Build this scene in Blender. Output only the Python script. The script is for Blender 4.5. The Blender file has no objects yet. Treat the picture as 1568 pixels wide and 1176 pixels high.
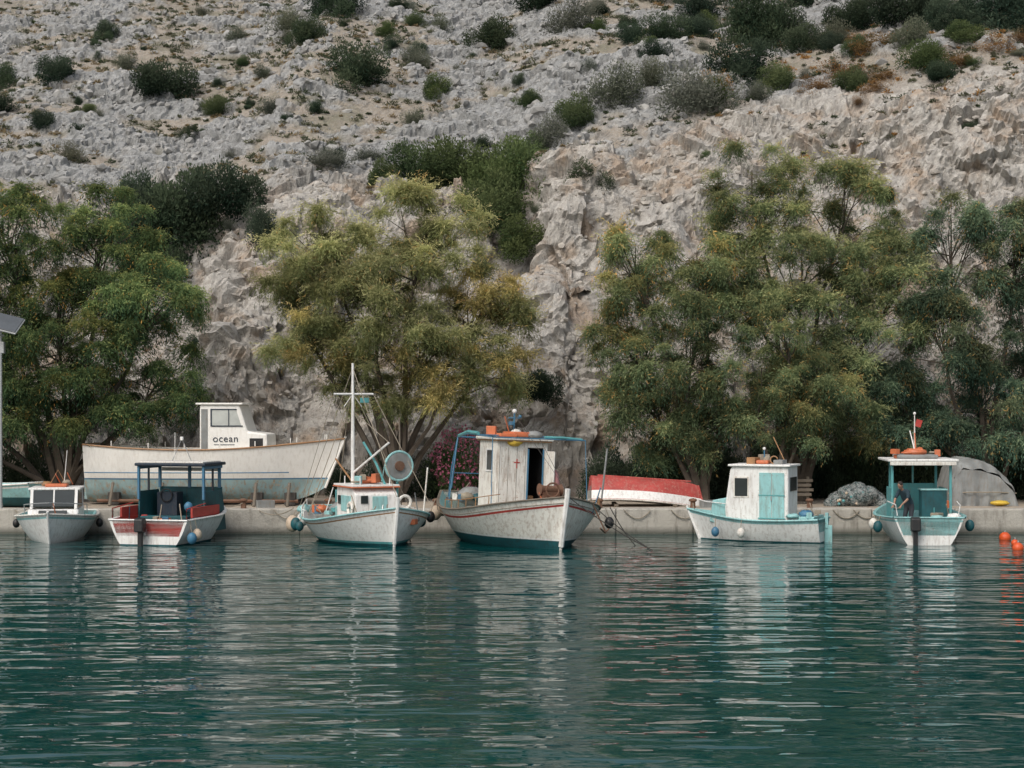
import bpy, bmesh, math, random
import numpy as np
from mathutils import Vector, Matrix, Euler
R=math.radians
random.seed(7)
scene=bpy.context.scene
COL=scene.collection

# ------------------------------------------------------------ noise
def h3(ix,iy,iz,seed):
    n=(ix.astype(np.int64)*374761393+iy.astype(np.int64)*668265263+iz.astype(np.int64)*2147483647+seed*974711)&0xffffffff
    n=((n^(n>>13))*1274126177)&0xffffffff
    n=((n^(n>>16))*2246822519)&0xffffffff
    n=n^(n>>15)
    return (n&0xffffff)/float(0xffffff)
def vnoise(p,seed=0):
    i=np.floor(p); f=p-i; f=f*f*(3-2*f); i=i.astype(np.int64)
    r=0
    for dx in (0,1):
        wx=f[:,0] if dx else 1-f[:,0]
        for dy in (0,1):
            wy=f[:,1] if dy else 1-f[:,1]
            for dz in (0,1):
                wz=f[:,2] if dz else 1-f[:,2]
                r=r+h3(i[:,0]+dx,i[:,1]+dy,i[:,2]+dz,seed)*wx*wy*wz
    return r
def fbm(p,oct=4,seed=0):
    a=.5;s=0;t=0
    for k in range(oct):
        s=s+a*vnoise(p*(2**k)+k*17.3,seed+k); t+=a; a*=.5
    return s/t
def facets(p,seed=0,tilt=.9):
    i=np.floor(p).astype(np.int64)
    best=np.full(len(p),1e9); out=np.zeros(len(p))
    for dx in (-1,0,1):
        for dy in (-1,0,1):
            for dz in (-1,0,1):
                cx=i[:,0]+dx; cy=i[:,1]+dy; cz=i[:,2]+dz
                qx=cx+h3(cx,cy,cz,seed); qy=cy+h3(cx,cy,cz,seed+1); qz=cz+h3(cx,cy,cz,seed+2)
                ex=p[:,0]-qx; ey=p[:,1]-qy; ez=p[:,2]-qz
                d=ex*ex+ey*ey+ez*ez
                v=h3(cx,cy,cz,seed+3)-.5+tilt*(ex*(h3(cx,cy,cz,seed+4)-.5)+ey*(h3(cx,cy,cz,seed+5)-.5)+ez*(h3(cx,cy,cz,seed+6)-.5))
                m=d<best
                best=np.where(m,d,best); out=np.where(m,v,out)
    return out
def sstep(a,b,x):
    t=np.clip((x-a)/(b-a),0,1); return t*t*(3-2*t)

# ------------------------------------------------------------ materials
def newmat(name):
    m=bpy.data.materials.new(name); m.use_nodes=True
    n=m.node_tree.nodes; l=m.node_tree.links
    b=n["Principled BSDF"]
    return m,n,l,b
def diffmat(name):
    m=bpy.data.materials.new(name); m.use_nodes=True
    n=m.node_tree.nodes; l=m.node_tree.links
    n.remove(n["Principled BSDF"]); b=n.new("ShaderNodeBsdfDiffuse"); l.new(b.outputs[0],n["Material Output"].inputs[0])
    return m,n,l,b
def N(n,t,**kw):
    x=n.new(t)
    for k,v in kw.items(): setattr(x,k,v)
    return x
def ramp(n,l,src,stops):
    r=n.new("ShaderNodeValToRGB"); e=r.color_ramp.elements
    while len(e)<len(stops): e.new(.5)
    for el,(p,c) in zip(e,stops):
        el.position=p; el.color=(c[0],c[1],c[2],1) if not isinstance(c,(int,float)) else (c,c,c,1)
    l.new(src,r.inputs[0]); return r.outputs[0]
def mix(n,l,f,a,b,mode='MIX'):
    x=n.new("ShaderNodeMix"); x.data_type='RGBA'; x.blend_type=mode
    for i,v in ((0,f),(6,a),(7,b)):
        if isinstance(v,(int,float)): x.inputs[i].default_value=v
        elif isinstance(v,tuple): x.inputs[i].default_value=(v[0],v[1],v[2],1)
        else: l.new(v,x.inputs[i])
    return x.outputs[2]
def noise(n,l,vec,scale,detail=4,rough=.55):
    x=n.new("ShaderNodeTexNoise"); x.inputs["Scale"].default_value=scale; x.inputs["Detail"].default_value=detail; x.inputs["Roughness"].default_value=rough
    if vec is not None: l.new(vec,x.inputs["Vector"])
    return x.outputs[0]
def mapping(n,l,vec,sc=(1,1,1),rot=(0,0,0)):
    x=n.new("ShaderNodeMapping"); x.inputs["Scale"].default_value=sc; x.inputs["Rotation"].default_value=rot
    l.new(vec,x.inputs["Vector"]); return x.outputs[0]
def bump(n,l,b,h,dist,strength=1):
    x=n.new("ShaderNodeBump"); x.inputs["Distance"].default_value=dist; x.inputs["Strength"].default_value=strength
    l.new(h,x.inputs["Height"]); l.new(x.outputs[0],b.inputs["Normal"])
def paint(name,col,rough=.5,var=.12,dirt=.35,dirtcol=(.16,.11,.07),sc=1.5,metal=0):
    m,n,l,b=newmat(name)
    tc=n.new("ShaderNodeTexCoord").outputs["Object"]
    a=noise(n,l,tc,sc*1.3,3)
    c=mix(n,l,ramp(n,l,a,[(.3,0.0),(.7,1.0)]),tuple(x*(1-var) for x in col),tuple(min(1,x*(1+var)) for x in col))
    s=noise(n,l,mapping(n,l,tc,(5,5,.9)),sc*1.6,5,.65)
    f=ramp(n,l,s,[(.48,0.0),(.72,dirt)])
    c=mix(n,l,f,c,dirtcol)
    s2=noise(n,l,tc,sc*9,3,.6)
    f2=ramp(n,l,s2,[(.60,0.0),(.72,dirt)])
    c=mix(n,l,f2,c,tuple(x*1.6 for x in dirtcol))
    l.new(c,b.inputs["Base Color"]); b.inputs["Roughness"].default_value=rough; b.inputs["Metallic"].default_value=metal
    bump(n,l,b,noise(n,l,tc,sc*6,3),.01,.6)
    return m
M={}
M['white']=paint('white_paint',(.80,.79,.76),.42,.06,.42,(.22,.15,.10))
M['oldwhite']=paint('weathered_white_paint',(.74,.72,.66),.5,.08,.65,(.24,.14,.08))
M['cream']=paint('cream_gelcoat',(.84,.82,.77),.5,.05,.28,(.4,.34,.26))
M['teal']=paint('teal_paint',(.10,.34,.35),.5,.12,.35)
M['ltteal']=paint('light_teal_paint',(.28,.53,.53),.5,.12,.45)
M['blue']=paint('blue_paint',(.05,.17,.28),.5,.12,.3)
M['dkteal']=paint('dark_teal_antifoul',(.010,.085,.10),.6,.3,.5,(.03,.03,.02))
M['navy']=paint('navy_canvas',(.012,.026,.045),.6,.1,.2)
M['red']=paint('red_paint',(.42,.045,.035),.5,.15,.35,(.2,.1,.07))
M['fadedred']=paint('faded_red_paint',(.40,.06,.05),.65,.2,.5,(.4,.25,.2))
M['orange']=paint('orange_plastic',(.55,.15,.06),.5,.1,.35)
M['buoyor']=paint('buoy_orange',(.65,.09,.02),.45,.05,.15)
M['tanwood']=paint('varnished_wood',(.34,.18,.08),.5,.2,.4)
M['greywood']=paint('grey_timber',(.16,.135,.105),.8,.2,.4)
M['rust']=paint('rusty_steel',(.15,.075,.045),.8,.3,.5)
M['yellow']=paint('yellow_plastic',(.62,.42,.05),.5,.1,.2)
M['black']=paint('black_plastic',(.015,.016,.018),.45,.2,.1)
M['rope']=paint('rope',(.30,.26,.2),.9,.1,.2)
M['dkrope']=paint('dark_rope',(.06,.055,.05),.9,.1,.2)
M['steel']=paint('galvanised_steel',(.42,.43,.43),.4,.1,.25,metal=.4)
M['peel']=paint('peeling_antifoul',(.30,.43,.44),.8,.2,1.0,(.34,.22,.12),1.1)
M['buff']=paint('buff_fender',(.55,.44,.33),.6,.15,.3)
M['deck']=paint('deck_paint',(.42,.40,.34),.7,.15,.5)
M['tarp']=paint('grey_tarpaulin',(.23,.24,.235),.75,.25,.4)
M['pink']=paint('pink_cloth',(.45,.20,.20),.8,.15,.2)
M['solar']=paint('solar_cells',(.10,.11,.12),.25,.1,.05)
def glassmat(name,col,rough=.12):
    m,n,l,b=newmat(name)
    tc=n.new("ShaderNodeTexCoord").outputs["Object"]
    l.new(mix(n,l,noise(n,l,tc,2),tuple(x*.6 for x in col),tuple(x*1.4 for x in col)),b.inputs["Base Color"])
    b.inputs["Roughness"].default_value=rough
    return m
M['glass']=glassmat('dark_glass',(.02,.028,.03))
M['ltglass']=glassmat('pale_glass',(.46,.48,.45),.2)

# ------------------------------------------------------------ mesh helpers
def link(o,parent=None):
    COL.objects.link(o)
    if parent: o.parent=parent
    return o
def empty(name,loc=(0,0,0),rz=0,rot=None):
    e=bpy.data.objects.new(name,None); e.empty_display_size=.3
    e.location=loc; e.rotation_euler=rot if rot else (0,0,rz); return link(e)
def mesh_np(name,V,F,mat,col=None,smooth=False,attrs=None,parent=None):
    V=np.asarray(V,dtype=np.float32); F=np.asarray(F,dtype=np.int32)
    me=bpy.data.meshes.new(name); k=F.shape[1]
    me.vertices.add(len(V)); me.vertices.foreach_set("co",V.ravel())
    me.loops.add(F.size); me.loops.foreach_set("vertex_index",F.ravel())
    me.polygons.add(len(F)); me.polygons.foreach_set("loop_start",np.arange(0,F.size,k,dtype=np.int32))
    try: me.polygons.foreach_set("loop_total",np.full(len(F),k,dtype=np.int32))
    except Exception: pass
    me.update(calc_edges=True)
    me.polygons.foreach_set("use_smooth",np.full(len(F),smooth,dtype=bool))
    if col is not None:
        a=me.color_attributes.new("Col",'FLOAT_COLOR','POINT')
        c=np.ones((len(V),4),dtype=np.float32); c[:,:3]=col; a.data.foreach_set("color",c.ravel())
    if attrs:
        for nme,v in attrs.items():
            a=me.attributes.new(nme,'FLOAT','POINT'); a.data.foreach_set("value",np.asarray(v,dtype=np.float32))
    me.materials.append(mat); me.validate()
    o=bpy.data.objects.new(name,me); link(o,parent); return o
def part(parent,name,V,F,mats,idx=None,smooth=False,bev=0,sharp=35,recalc=True):
    me=bpy.data.meshes.new(name); me.from_pydata([tuple(v) for v in V],[],F)
    if not isinstance(mats,(list,tuple)): mats=[mats]
    for m in mats: me.materials.append(m)
    if idx is not None:
        for p,i in zip(me.polygons,idx): p.material_index=i
    if recalc:
        bm=bmesh.new(); bm.from_mesh(me); bmesh.ops.recalc_face_normals(bm,faces=bm.faces); bm.to_mesh(me); bm.free()
    if smooth:
        for p in me.polygons: p.use_smooth=True
        me.set_sharp_from_angle(angle=R(sharp))
    o=bpy.data.objects.new(name,me); link(o,parent)
    if bev:
        md=o.modifiers.new("b",'BEVEL'); md.width=bev; md.segments=2; md.limit_method='ANGLE'
    return o
BF=[(0,1,2,3),(7,6,5,4),(0,4,5,1),(1,5,6,2),(2,6,7,3),(3,7,4,0)]
def box(parent,name,c,s,mat,rot=(0,0,0),bev=.015):
    x,y,z=s[0]/2,s[1]/2,s[2]/2
    V=[(-x,-y,-z),(x,-y,-z),(x,y,-z),(-x,y,-z),(-x,-y,z),(x,-y,z),(x,y,z),(-x,y,z)]
    o=part(parent,name,V,BF,mat,bev=min(bev,min(s)*.3)); o.location=c; o.rotation_euler=rot; return o
def prism(parent,name,poly,y0,y1,mat,bev=.02,taper=0):
    n=len(poly); V=[(p[0],y0+taper*p[1],p[1]) for p in poly]+[(p[0],y1-taper*p[1],p[1]) for p in poly]
    F=[tuple(range(n)),tuple(range(2*n-1,n-1,-1))]+[(i,(i+1)%n,n+(i+1)%n,n+i) for i in range(n)]
    return part(parent,name,V,F,mat,bev=bev)
def tube_geo(pts,rad,sides=6):
    pts=[Vector(p) for p in pts]; n=len(pts)
    if isinstance(rad,(int,float)): rad=[rad]*n
    V=[];F=[]
    for i,p in enumerate(pts):
        d=(pts[min(i+1,n-1)]-pts[max(i-1,0)]).normalized()
        a=d.cross(Vector((0,0,1)))
        if a.length<.05: a=d.cross(Vector((1,0,0)))
        a.normalize(); b=d.cross(a)
        for k in range(sides):
            t=2*math.pi*k/sides
            V.append(p+(a*math.cos(t)+b*math.sin(t))*rad[i])
    for i in range(n-1):
        for k in range(sides):
            k2=(k+1)%sides
            F.append((i*sides+k,i*sides+k2,(i+1)*sides+k2,(i+1)*sides+k))
    return V,F
def tube(parent,name,pts,r,mat,sides=7):
    V,F=tube_geo(pts,r,sides); n=len(V)
    F=F+[tuple(range(sides)),tuple(range(n-sides,n))]
    return part(parent,name,V,F,mat,smooth=True)
def tubes(parent,name,lst,mat,sides=6):
    V=[];F=[]
    for pts,r in lst:
        v,f=tube_geo(pts,r,sides); o=len(V); V+=v; F+=[tuple(i+o for i in q) for q in f]
    return part(parent,name,V,F,mat,smooth=True,recalc=False)
def sag(a,b,s,n=10):
    a=Vector(a);b=Vector(b)
    return [a.lerp(b,i/n)-Vector((0,0,s*4*(i/n)*(1-i/n))) for i in range(n+1)]
def ball(parent,name,c,r,mat,seg=16,lump=0,seed=0,rot=(0,0,0)):
    bm=bmesh.new(); bmesh.ops.create_uvsphere(bm,u_segments=seg,v_segments=seg//2+2,radius=1)
    rn=random.Random(seed)
    if isinstance(r,(int,float)): r=(r,r,r)
    for v in bm.verts:
        k=1+lump*(rn.random()-.5)
        v.co=Vector((v.co.x*r[0]*k,v.co.y*r[1]*k,v.co.z*r[2]*k))
    me=bpy.data.meshes.new(name); bm.to_mesh(me); bm.free(); me.materials.append(mat)
    for p in me.polygons: p.use_smooth=True
    o=bpy.data.objects.new(name,me); link(o,parent); o.location=c; o.rotation_euler=rot; return o
def ring(parent,name,c,R0,r,mat,axis='x',n=20):
    pts=[]
    for i in range(n+1):
        t=2*math.pi*i/n
        pts.append({'x':(0,R0*math.cos(t),R0*math.sin(t)),'y':(R0*math.cos(t),0,R0*math.sin(t)),'z':(R0*math.cos(t),R0*math.sin(t),0)}[axis])
    V,F=tube_geo([Vector(p)+Vector(c) for p in pts],r,7)
    return part(parent,name,V,F,mat,smooth=True)

def hull(parent,L,B,zst,zmid,zbow,draft,mats,transom=.8,deck=.35,p=.42,rake=.5,stern_rake=0,ns=30,w1=.05,w2=.12,th=.06,full=2.2,stripe=(.16,.10)):
    def P(t):
        if t<.45: b=transom+(1-transom)*math.sin(math.pi/2*t/.45)
        else: b=1-((t-.45)/.55)**full
        b=max(b,.02)*B/2
        zs=zmid+(zst-zmid)*((.45-t)/.45)**2 if t<.45 else zmid+(zbow-zmid)*((t-.45)/.55)**2
        zk=-draft+(draft*.9)*max(0,(t-.75)/.25)**2.5
        return b,zs,zk
    V=[];sheer=[];nr=None
    for side in (1,-1):
        for i in range(ns+1):
            t=i/ns; t=1-(1-t)**1.25
            b,zs,zk=P(t); pp=p+(.95-p)*max(0,(t-.5)/.5)**2
            if transom<.7: pp+= (.4)*max(0,(.25-t)/.25)
            zz=[zk+(w1-zk)*k for k in (0,.15,.4,.7,1)]+[w2]
            for k in (.25,.5,.75,1): zz.append(w2+(zs-stripe[0]-w2)*k)
            zz+= [zs-stripe[1],zs]
            row=[]
            def yy(z):
                fr=max(0,min(1,(z-zk)/(zs-zk))); return b*fr**pp,fr
            for z in zz:
                y,fr=yy(z)
                x=L*(t-.5)+rake*fr*t**6-stern_rake*fr*(1-t)**6
                row.append((x,side*max(y,.015),z))
            x,y,z=row[-1]
            yi=max(abs(y)-th,.004)
            dk=min(deck,zs-.1)
            yd=max(min(yy(dk)[0]-th*.8,yi),.003)
            xin=x-(.08 if t>.9 else 0); xd=L*(t-.5)+rake*yy(dk)[1]*t**6-(.12 if t>.85 else 0)
            row.append((xin,side*yi,zs)); row.append((xd,side*yd,dk)); row.append((xd,0,dk))
            if side==1: sheer.append((x,abs(y),zs))
            nr=len(row); V+=row
    F=[];I=[]
    mi=[0]*4+[1]+[2]*4+[3]+[2]+[4]+[5]+[6]
    for s in (0,1):
        o=s*(ns+1)*nr
        for i in range(ns):
            for j in range(nr-1):
                a=o+i*nr+j
                q=(a,a+1,a+nr+1,a+nr)
                F.append(q if s else q[::-1]); I.append(mi[j])
    o=(ns+1)*nr
    for j in range(11):
        F.append((j,j+1,o+j+1,o+j)); I.append(mi[j])
    F.append((11,12,o+12,o+11)); I.append(4)
    F.append((12,13,o+13,o+12)); I.append(5)
    part(parent,'hull',V,F,mats,I,smooth=True,recalc=True,sharp=40)
    tubes(parent,'rub_rail',[([(x,s*(y+.012),z-.02) for x,y,z in sheer],.032) for s in (1,-1)]+[([(sheer[0][0]-.01,-sheer[0][1],sheer[0][2]-.02),(sheer[0][0]-.01,sheer[0][1],sheer[0][2]-.02)],.03)],mats[4])
    stem=[]
    b,zs,zk=P(1)
    for k in range(9):
        fr=k/8; stem.append((L*.5+rake*fr+.02,0,zk+(zs+.06-zk)*fr))
    tube(parent,'stem',stem,.045,mats[2])
    return P,sheer

# ------------------------------------------------------------ terrain base
xs_=[-200,-60,-24,-12,-3,3,8,15,25,60,200]; hs_=[9,12,13.2,14.2,14.4,15.2,16.6,18.0,19.0,21,16]
gu=[0,.05,.12,.22,.34,.42,.6,.68,.85,1]; gv=[0,.18,.28,.41,.49,.63,.73,.84,.93,1]
def prof(x,y):
    but=np.exp(-((x+11)/2.0)**2)+np.exp(-((x-2.4)/2.0)**2)
    yf=70.3-1.6*but+.5*np.sin(x*.7)+.3*np.sin(x*1.9+1)
    yt=82.3-1.4*but+.8*np.sin(x*.4+2)
    return yf,yt
def base_z(x,y):
    x=np.asarray(x,dtype=float); y=np.asarray(y,dtype=float)
    yf,yt=prof(x,y); H=np.interp(x,xs_,hs_)
    u=np.clip((y-yf)/(yt-yf),0,1)
    z=.66+(H-.66)*np.interp(u,gu,gv)
    hy=np.maximum(0,y-yt)
    z=z+.5*np.minimum(hy,95)+.12*np.maximum(0,np.minimum(hy,250)-95)
    q=np.stack([x/15,y/15,0*x],1)
    z=z+(fbm(q,3,5)-.5)*4.5*sstep(0,8,hy)
    return z
def bz(x,y): return float(base_z(np.array([x]),np.array([y]))[0])

xd=np.arange(-34,34.01,.115)
xo=34+np.cumsum(np.geomspace(.2,14,32)); X=np.concatenate([-xo[::-1],xd,xo])
Y=np.concatenate([np.arange(67.2,82,.062),np.arange(82,116,.13),116+np.cumsum(np.geomspace(.2,14,48))])
nx,ny=len(X),len(Y)
gx,gy=np.meshgrid(X,Y); x=gx.ravel(); y=gy.ravel()
z=base_z(x,y)
P0=np.stack([x,y,z],1)
Z=z.reshape(ny,nx)
dzx=np.gradient(Z,X,axis=1); dzy=np.gradient(Z,Y,axis=0)
dzx=np.clip(dzx,-2,2); dzy=np.clip(dzy,-1,2.2)
nrm=np.stack([-dzx.ravel(),-dzy.ravel(),np.ones(nx*ny)],1); nrm/=np.linalg.norm(nrm,axis=1)[:,None]
yf,yt=prof(x,y)
foot=sstep(-.6,.5,y-yf)
hill=sstep(0,2.5,y-yt+2.5*(fbm(P0/3,3,3)-.5))
pale=1-sstep(-1.5,2.0,y-yt-3.0*sstep(4,14,x)+6*(fbm(P0/4,4,9)-.5))
rk=fbm(np.stack([x/3.2+z*.2,y/2.4,z/1.6],1),4,21)
ridge=fbm(np.stack([x/9-y*.06,y/5,z/9],1),3,31)
rockm=sstep(.45,.53,rk*.6+ridge*.4)
Pw=P0+ (np.stack([fbm(P0/1.3,3,51),fbm(P0/1.3,3,52),fbm(P0/1.3,3,53)],1)-.5)*1.0
f0=facets(Pw*np.array([.25,.25,.2]),55); f1=facets(Pw*np.array([.55,.55,.42]),61); f2=facets(Pw*np.array([1.25,1.25,.95]),71); f3=facets(Pw*np.array([2.8,2.8,2.3]),81)
hf1=facets(Pw*np.array([.6,.75,1.5]),91)
rough=sstep(.40,.6,fbm(P0/3.5,3,77))
d_cl=(fbm(P0/np.array([3.0,3.0,5.0]),3,78)-.5)*2.8+f0*.75+f1*.62+f2*(.26+.18*rough)+f3*(.08+.11*rough)+(fbm(P0*1.3,4,41)-.5)*.55
d_hl=rockm*(.14+hf1*.42+f2*.22+f3*.15)+(1-rockm)*(f3*.06+(fbm(P0*.9,4,43)-.5)*.28)
disp=(d_cl*(1-hill)+d_hl*hill)*foot*sstep(60,30,np.abs(x)*.5)
P1=P0+nrm*disp[:,None]
idx=np.arange(nx*ny).reshape(ny,nx)
F=np.stack([idx[:-1,:-1].ravel(),idx[:-1,1:].ravel(),idx[1:,1:].ravel(),idx[1:,:-1].ravel()],1)
m,n,l,b=diffmat('limestone_hillside')
tc=n.new("ShaderNodeTexCoord").outputs["Object"]
at=lambda s:N(n,"ShaderNodeAttribute",attribute_name=s).outputs["Fac"]
n1=noise(n,l,tc,.5,4,.6); n2=noise(n,l,tc,2.6,5,.65); n3=noise(n,l,tc,11,2,.65); n4=noise(n,l,mapping(n,l,tc,(1.6,1.6,.6)),1.0,4,.68)
soil=mix(n,l,ramp(n,l,n2,[(.3,0.),(.7,1.)]),(.26,.22,.175),(.375,.33,.275))
soil=mix(n,l,ramp(n,l,n3,[(.52,0.),(.62,.7)]),soil,(.35,.34,.32))
soil=mix(n,l,ramp(n,l,n1,[(.5,0.),(.64,.65)]),soil,(.185,.18,.13))
grey=mix(n,l,ramp(n,l,n2,[(.3,0.),(.7,1.)]),(.25,.25,.245),(.39,.39,.38))
grey=mix(n,l,ramp(n,l,n3,[(.35,.4),(.5,0.)]),grey,(.17,.17,.17))
palec=mix(n,l,ramp(n,l,n2,[(.3,0.),(.65,1.)]),(.33,.305,.275),(.50,.475,.435))
palec=mix(n,l,ramp(n,l,n1,[(.50,0.),(.64,.65)]),palec,(.37,.265,.18))
palec=mix(n,l,ramp(n,l,n4,[(.52,0.),(.66,.6)]),palec,(.22,.21,.195))
c=mix(n,l,at("rock"),soil,grey); c=mix(n,l,at("pale"),c,palec)
c=mix(n,l,ramp(n,l,n4,[(.468,0.),(.482,.5),(.496,0.)]),c,(.10,.09,.08))
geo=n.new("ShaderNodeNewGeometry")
pt=ramp(n,l,geo.outputs["Pointiness"],[(.43,.6),(.50,1.0),(.58,1.08)])  # occlusion shade and crevice dirt painted into the rock colour, edges lightened
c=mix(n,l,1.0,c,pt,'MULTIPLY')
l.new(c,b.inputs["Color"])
bump(n,l,b,noise(n,l,mapping(n,l,tc,(1,1,.75)),4.5,4,.72),.12,1)
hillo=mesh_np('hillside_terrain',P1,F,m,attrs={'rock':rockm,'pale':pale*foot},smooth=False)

# ---------------- loose rocks (one mesh)
bm=bmesh.new(); bmesh.ops.create_icosphere(bm,subdivisions=1,radius=1); bm.verts.ensure_lookup_table()
iv=np.array([v.co[:] for v in bm.verts]); iF=np.array([[v.index for v in f.verts] for f in bm.faces]); bm.free()
rg=np.random.default_rng(3)
def surf_idx(n,ylo,yhi,xr,w=None):
    ix=np.searchsorted(X,rg.uniform(-xr,xr,n)); iy=np.searchsorted(Y,rg.uniform(ylo,yhi,n))
    return np.clip(iy,0,ny-1)*nx+np.clip(ix,0,nx-1)
def rocks(name,ids,smin,smax,mat,tint=(1,1,1)):
    k=len(ids); s=smin*(smax/smin)**(rg.random(k)**2.0)
    v=iv[None]*(1+.35*(rg.random((k,len(iv),1))-.5)*2)
    v=v*(s[:,None,None]*np.stack([rg.uniform(.8,1.5,k),rg.uniform(.6,1.1,k),rg.uniform(.5,1.0,k)],1)[:,None,:])
    a=rg.uniform(0,6.28,k); ca,sa=np.cos(a)[:,None],np.sin(a)[:,None]
    tl=rg.uniform(-.5,.5,k); ct,st=np.cos(tl)[:,None],np.sin(tl)[:,None]
    vx,vz=v[...,0]*ct-v[...,2]*st,v[...,0]*st+v[...,2]*ct
    vx,vy=vx*ca-v[...,1]*sa,vx*sa+v[...,1]*ca
    v=np.stack([vx,vy,vz],2)+P1[ids][:,None,:]
    f=(iF[None]+(np.arange(k)*len(iv))[:,None,None]).reshape(-1,3)
    g=rg.uniform(.75,1.25,k)[:,None,None]*np.ones((k,len(iv),3))*np.array(tint)
    mesh_np(name,v.reshape(-1,3),f,mat,col=g.reshape(-1,3))
m,n,l,b=diffmat('loose_limestone')
tc=n.new("ShaderNodeTexCoord").outputs["Object"]
c=mix(n,l,noise(n,l,tc,2.5,4,.7),(.20,.197,.19),(.43,.42,.40))
c=mix(n,l,1.0,c,N(n,"ShaderNodeAttribute",attribute_name="Col").outputs["Color"],'MULTIPLY')
l.new(c,b.inputs["Color"])
ids=surf_idx(26000,83,122,36); ids=ids[(rg.random(len(ids))<.08+.22*rockm[ids]+.22*sstep(.42,.5,rk[ids]))&(pale[ids]<.5)]
rocks('hillside_rocks',ids,.06,.32,m)
ids=surf_idx(5000,69.5,84,30); rocks('cliff_boulders',ids,.05,.22,m,(1.12,1.05,.97))

# ------------------------------------------------------------ foliage
m,n,l,b=diffmat('foliage')
ca=N(n,"ShaderNodeAttribute",attribute_name="Col").outputs["Color"]
oi=n.new("ShaderNodeObjectInfo")
ca=mix(n,l,1.0,ca,oi.outputs["Color"],'MULTIPLY')
l.new(ca,b.inputs["Color"])
tr=n.new("ShaderNodeBsdfTranslucent"); l.new(ca,tr.inputs[0])
ms=n.new("ShaderNodeMixShader"); ms.inputs[0].default_value=.38
l.new(b.outputs[0],ms.inputs[1]); l.new(tr.outputs[0],ms.inputs[2]); l.new(ms.outputs[0],n["Material Output"].inputs[0])
FOL=m
BARK=paint('bark',(.085,.068,.052),.95,.3,.4,(.05,.04,.03),2)
def leaves(c,t,w,col):
    k=len(c); V=np.stack([c-t,c+w,c+t,c-w],1).reshape(-1,3)
    F=np.arange(4*k).reshape(k,4)
    return V,F,np.repeat(col,4,axis=0)
def norm(a): return a/np.maximum(np.linalg.norm(a,axis=-1,keepdims=True),1e-6)
def lerp(a,b,f): return a*(1-f)+b*f
def clump_mesh(seed,pal,feather=False,S=150,K=12):
    g=np.random.default_rng(seed)
    ph=g.uniform(0,2*np.pi,(S,1,1)); el=g.uniform(-.25,1.2 if feather else .9,(S,1,1))
    d=np.concatenate([np.cos(ph),np.sin(ph),el*1.1],2)*g.uniform(.30,1.0,(S,1,1))
    t=(np.arange(1,K+1)/K)[None,:,None]+g.uniform(-.06,.06,(S,K,1))
    grav=np.array([0,0,-1.0]); gs=g.uniform(.5,1.2,(S,1,1))*(.75 if feather else 1.0)
    p=d*t+grav*gs*t**2
    tan=norm(d+grav*2*t*gs*.8+g.normal(size=p.shape)*.5)
    p=p+g.normal(size=p.shape)*.045
    w=norm(np.cross(tan,g.normal(size=p.shape))); sz=g.uniform(.5,1.35,(S,K,1))
    hl,hw=(.085,.0135) if feather else (.075,.016)
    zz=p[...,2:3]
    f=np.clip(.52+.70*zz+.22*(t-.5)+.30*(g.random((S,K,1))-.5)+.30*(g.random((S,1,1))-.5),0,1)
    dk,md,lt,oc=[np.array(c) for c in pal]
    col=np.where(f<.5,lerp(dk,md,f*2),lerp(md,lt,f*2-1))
    om=(g.random((S,1,1))<.05)&(t>.5); col=np.where(om,lerp(col,oc,.6),col)
    V,F,Cc=leaves(p.reshape(-1,3),(tan*sz*hl).reshape(-1,3),(w*sz*hw).reshape(-1,3),col.reshape(-1,3))
    o=mesh_np('foliage_spray',V,F,FOL,col=Cc); d_=o.data; bpy.data.objects.remove(o); return d_
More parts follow.
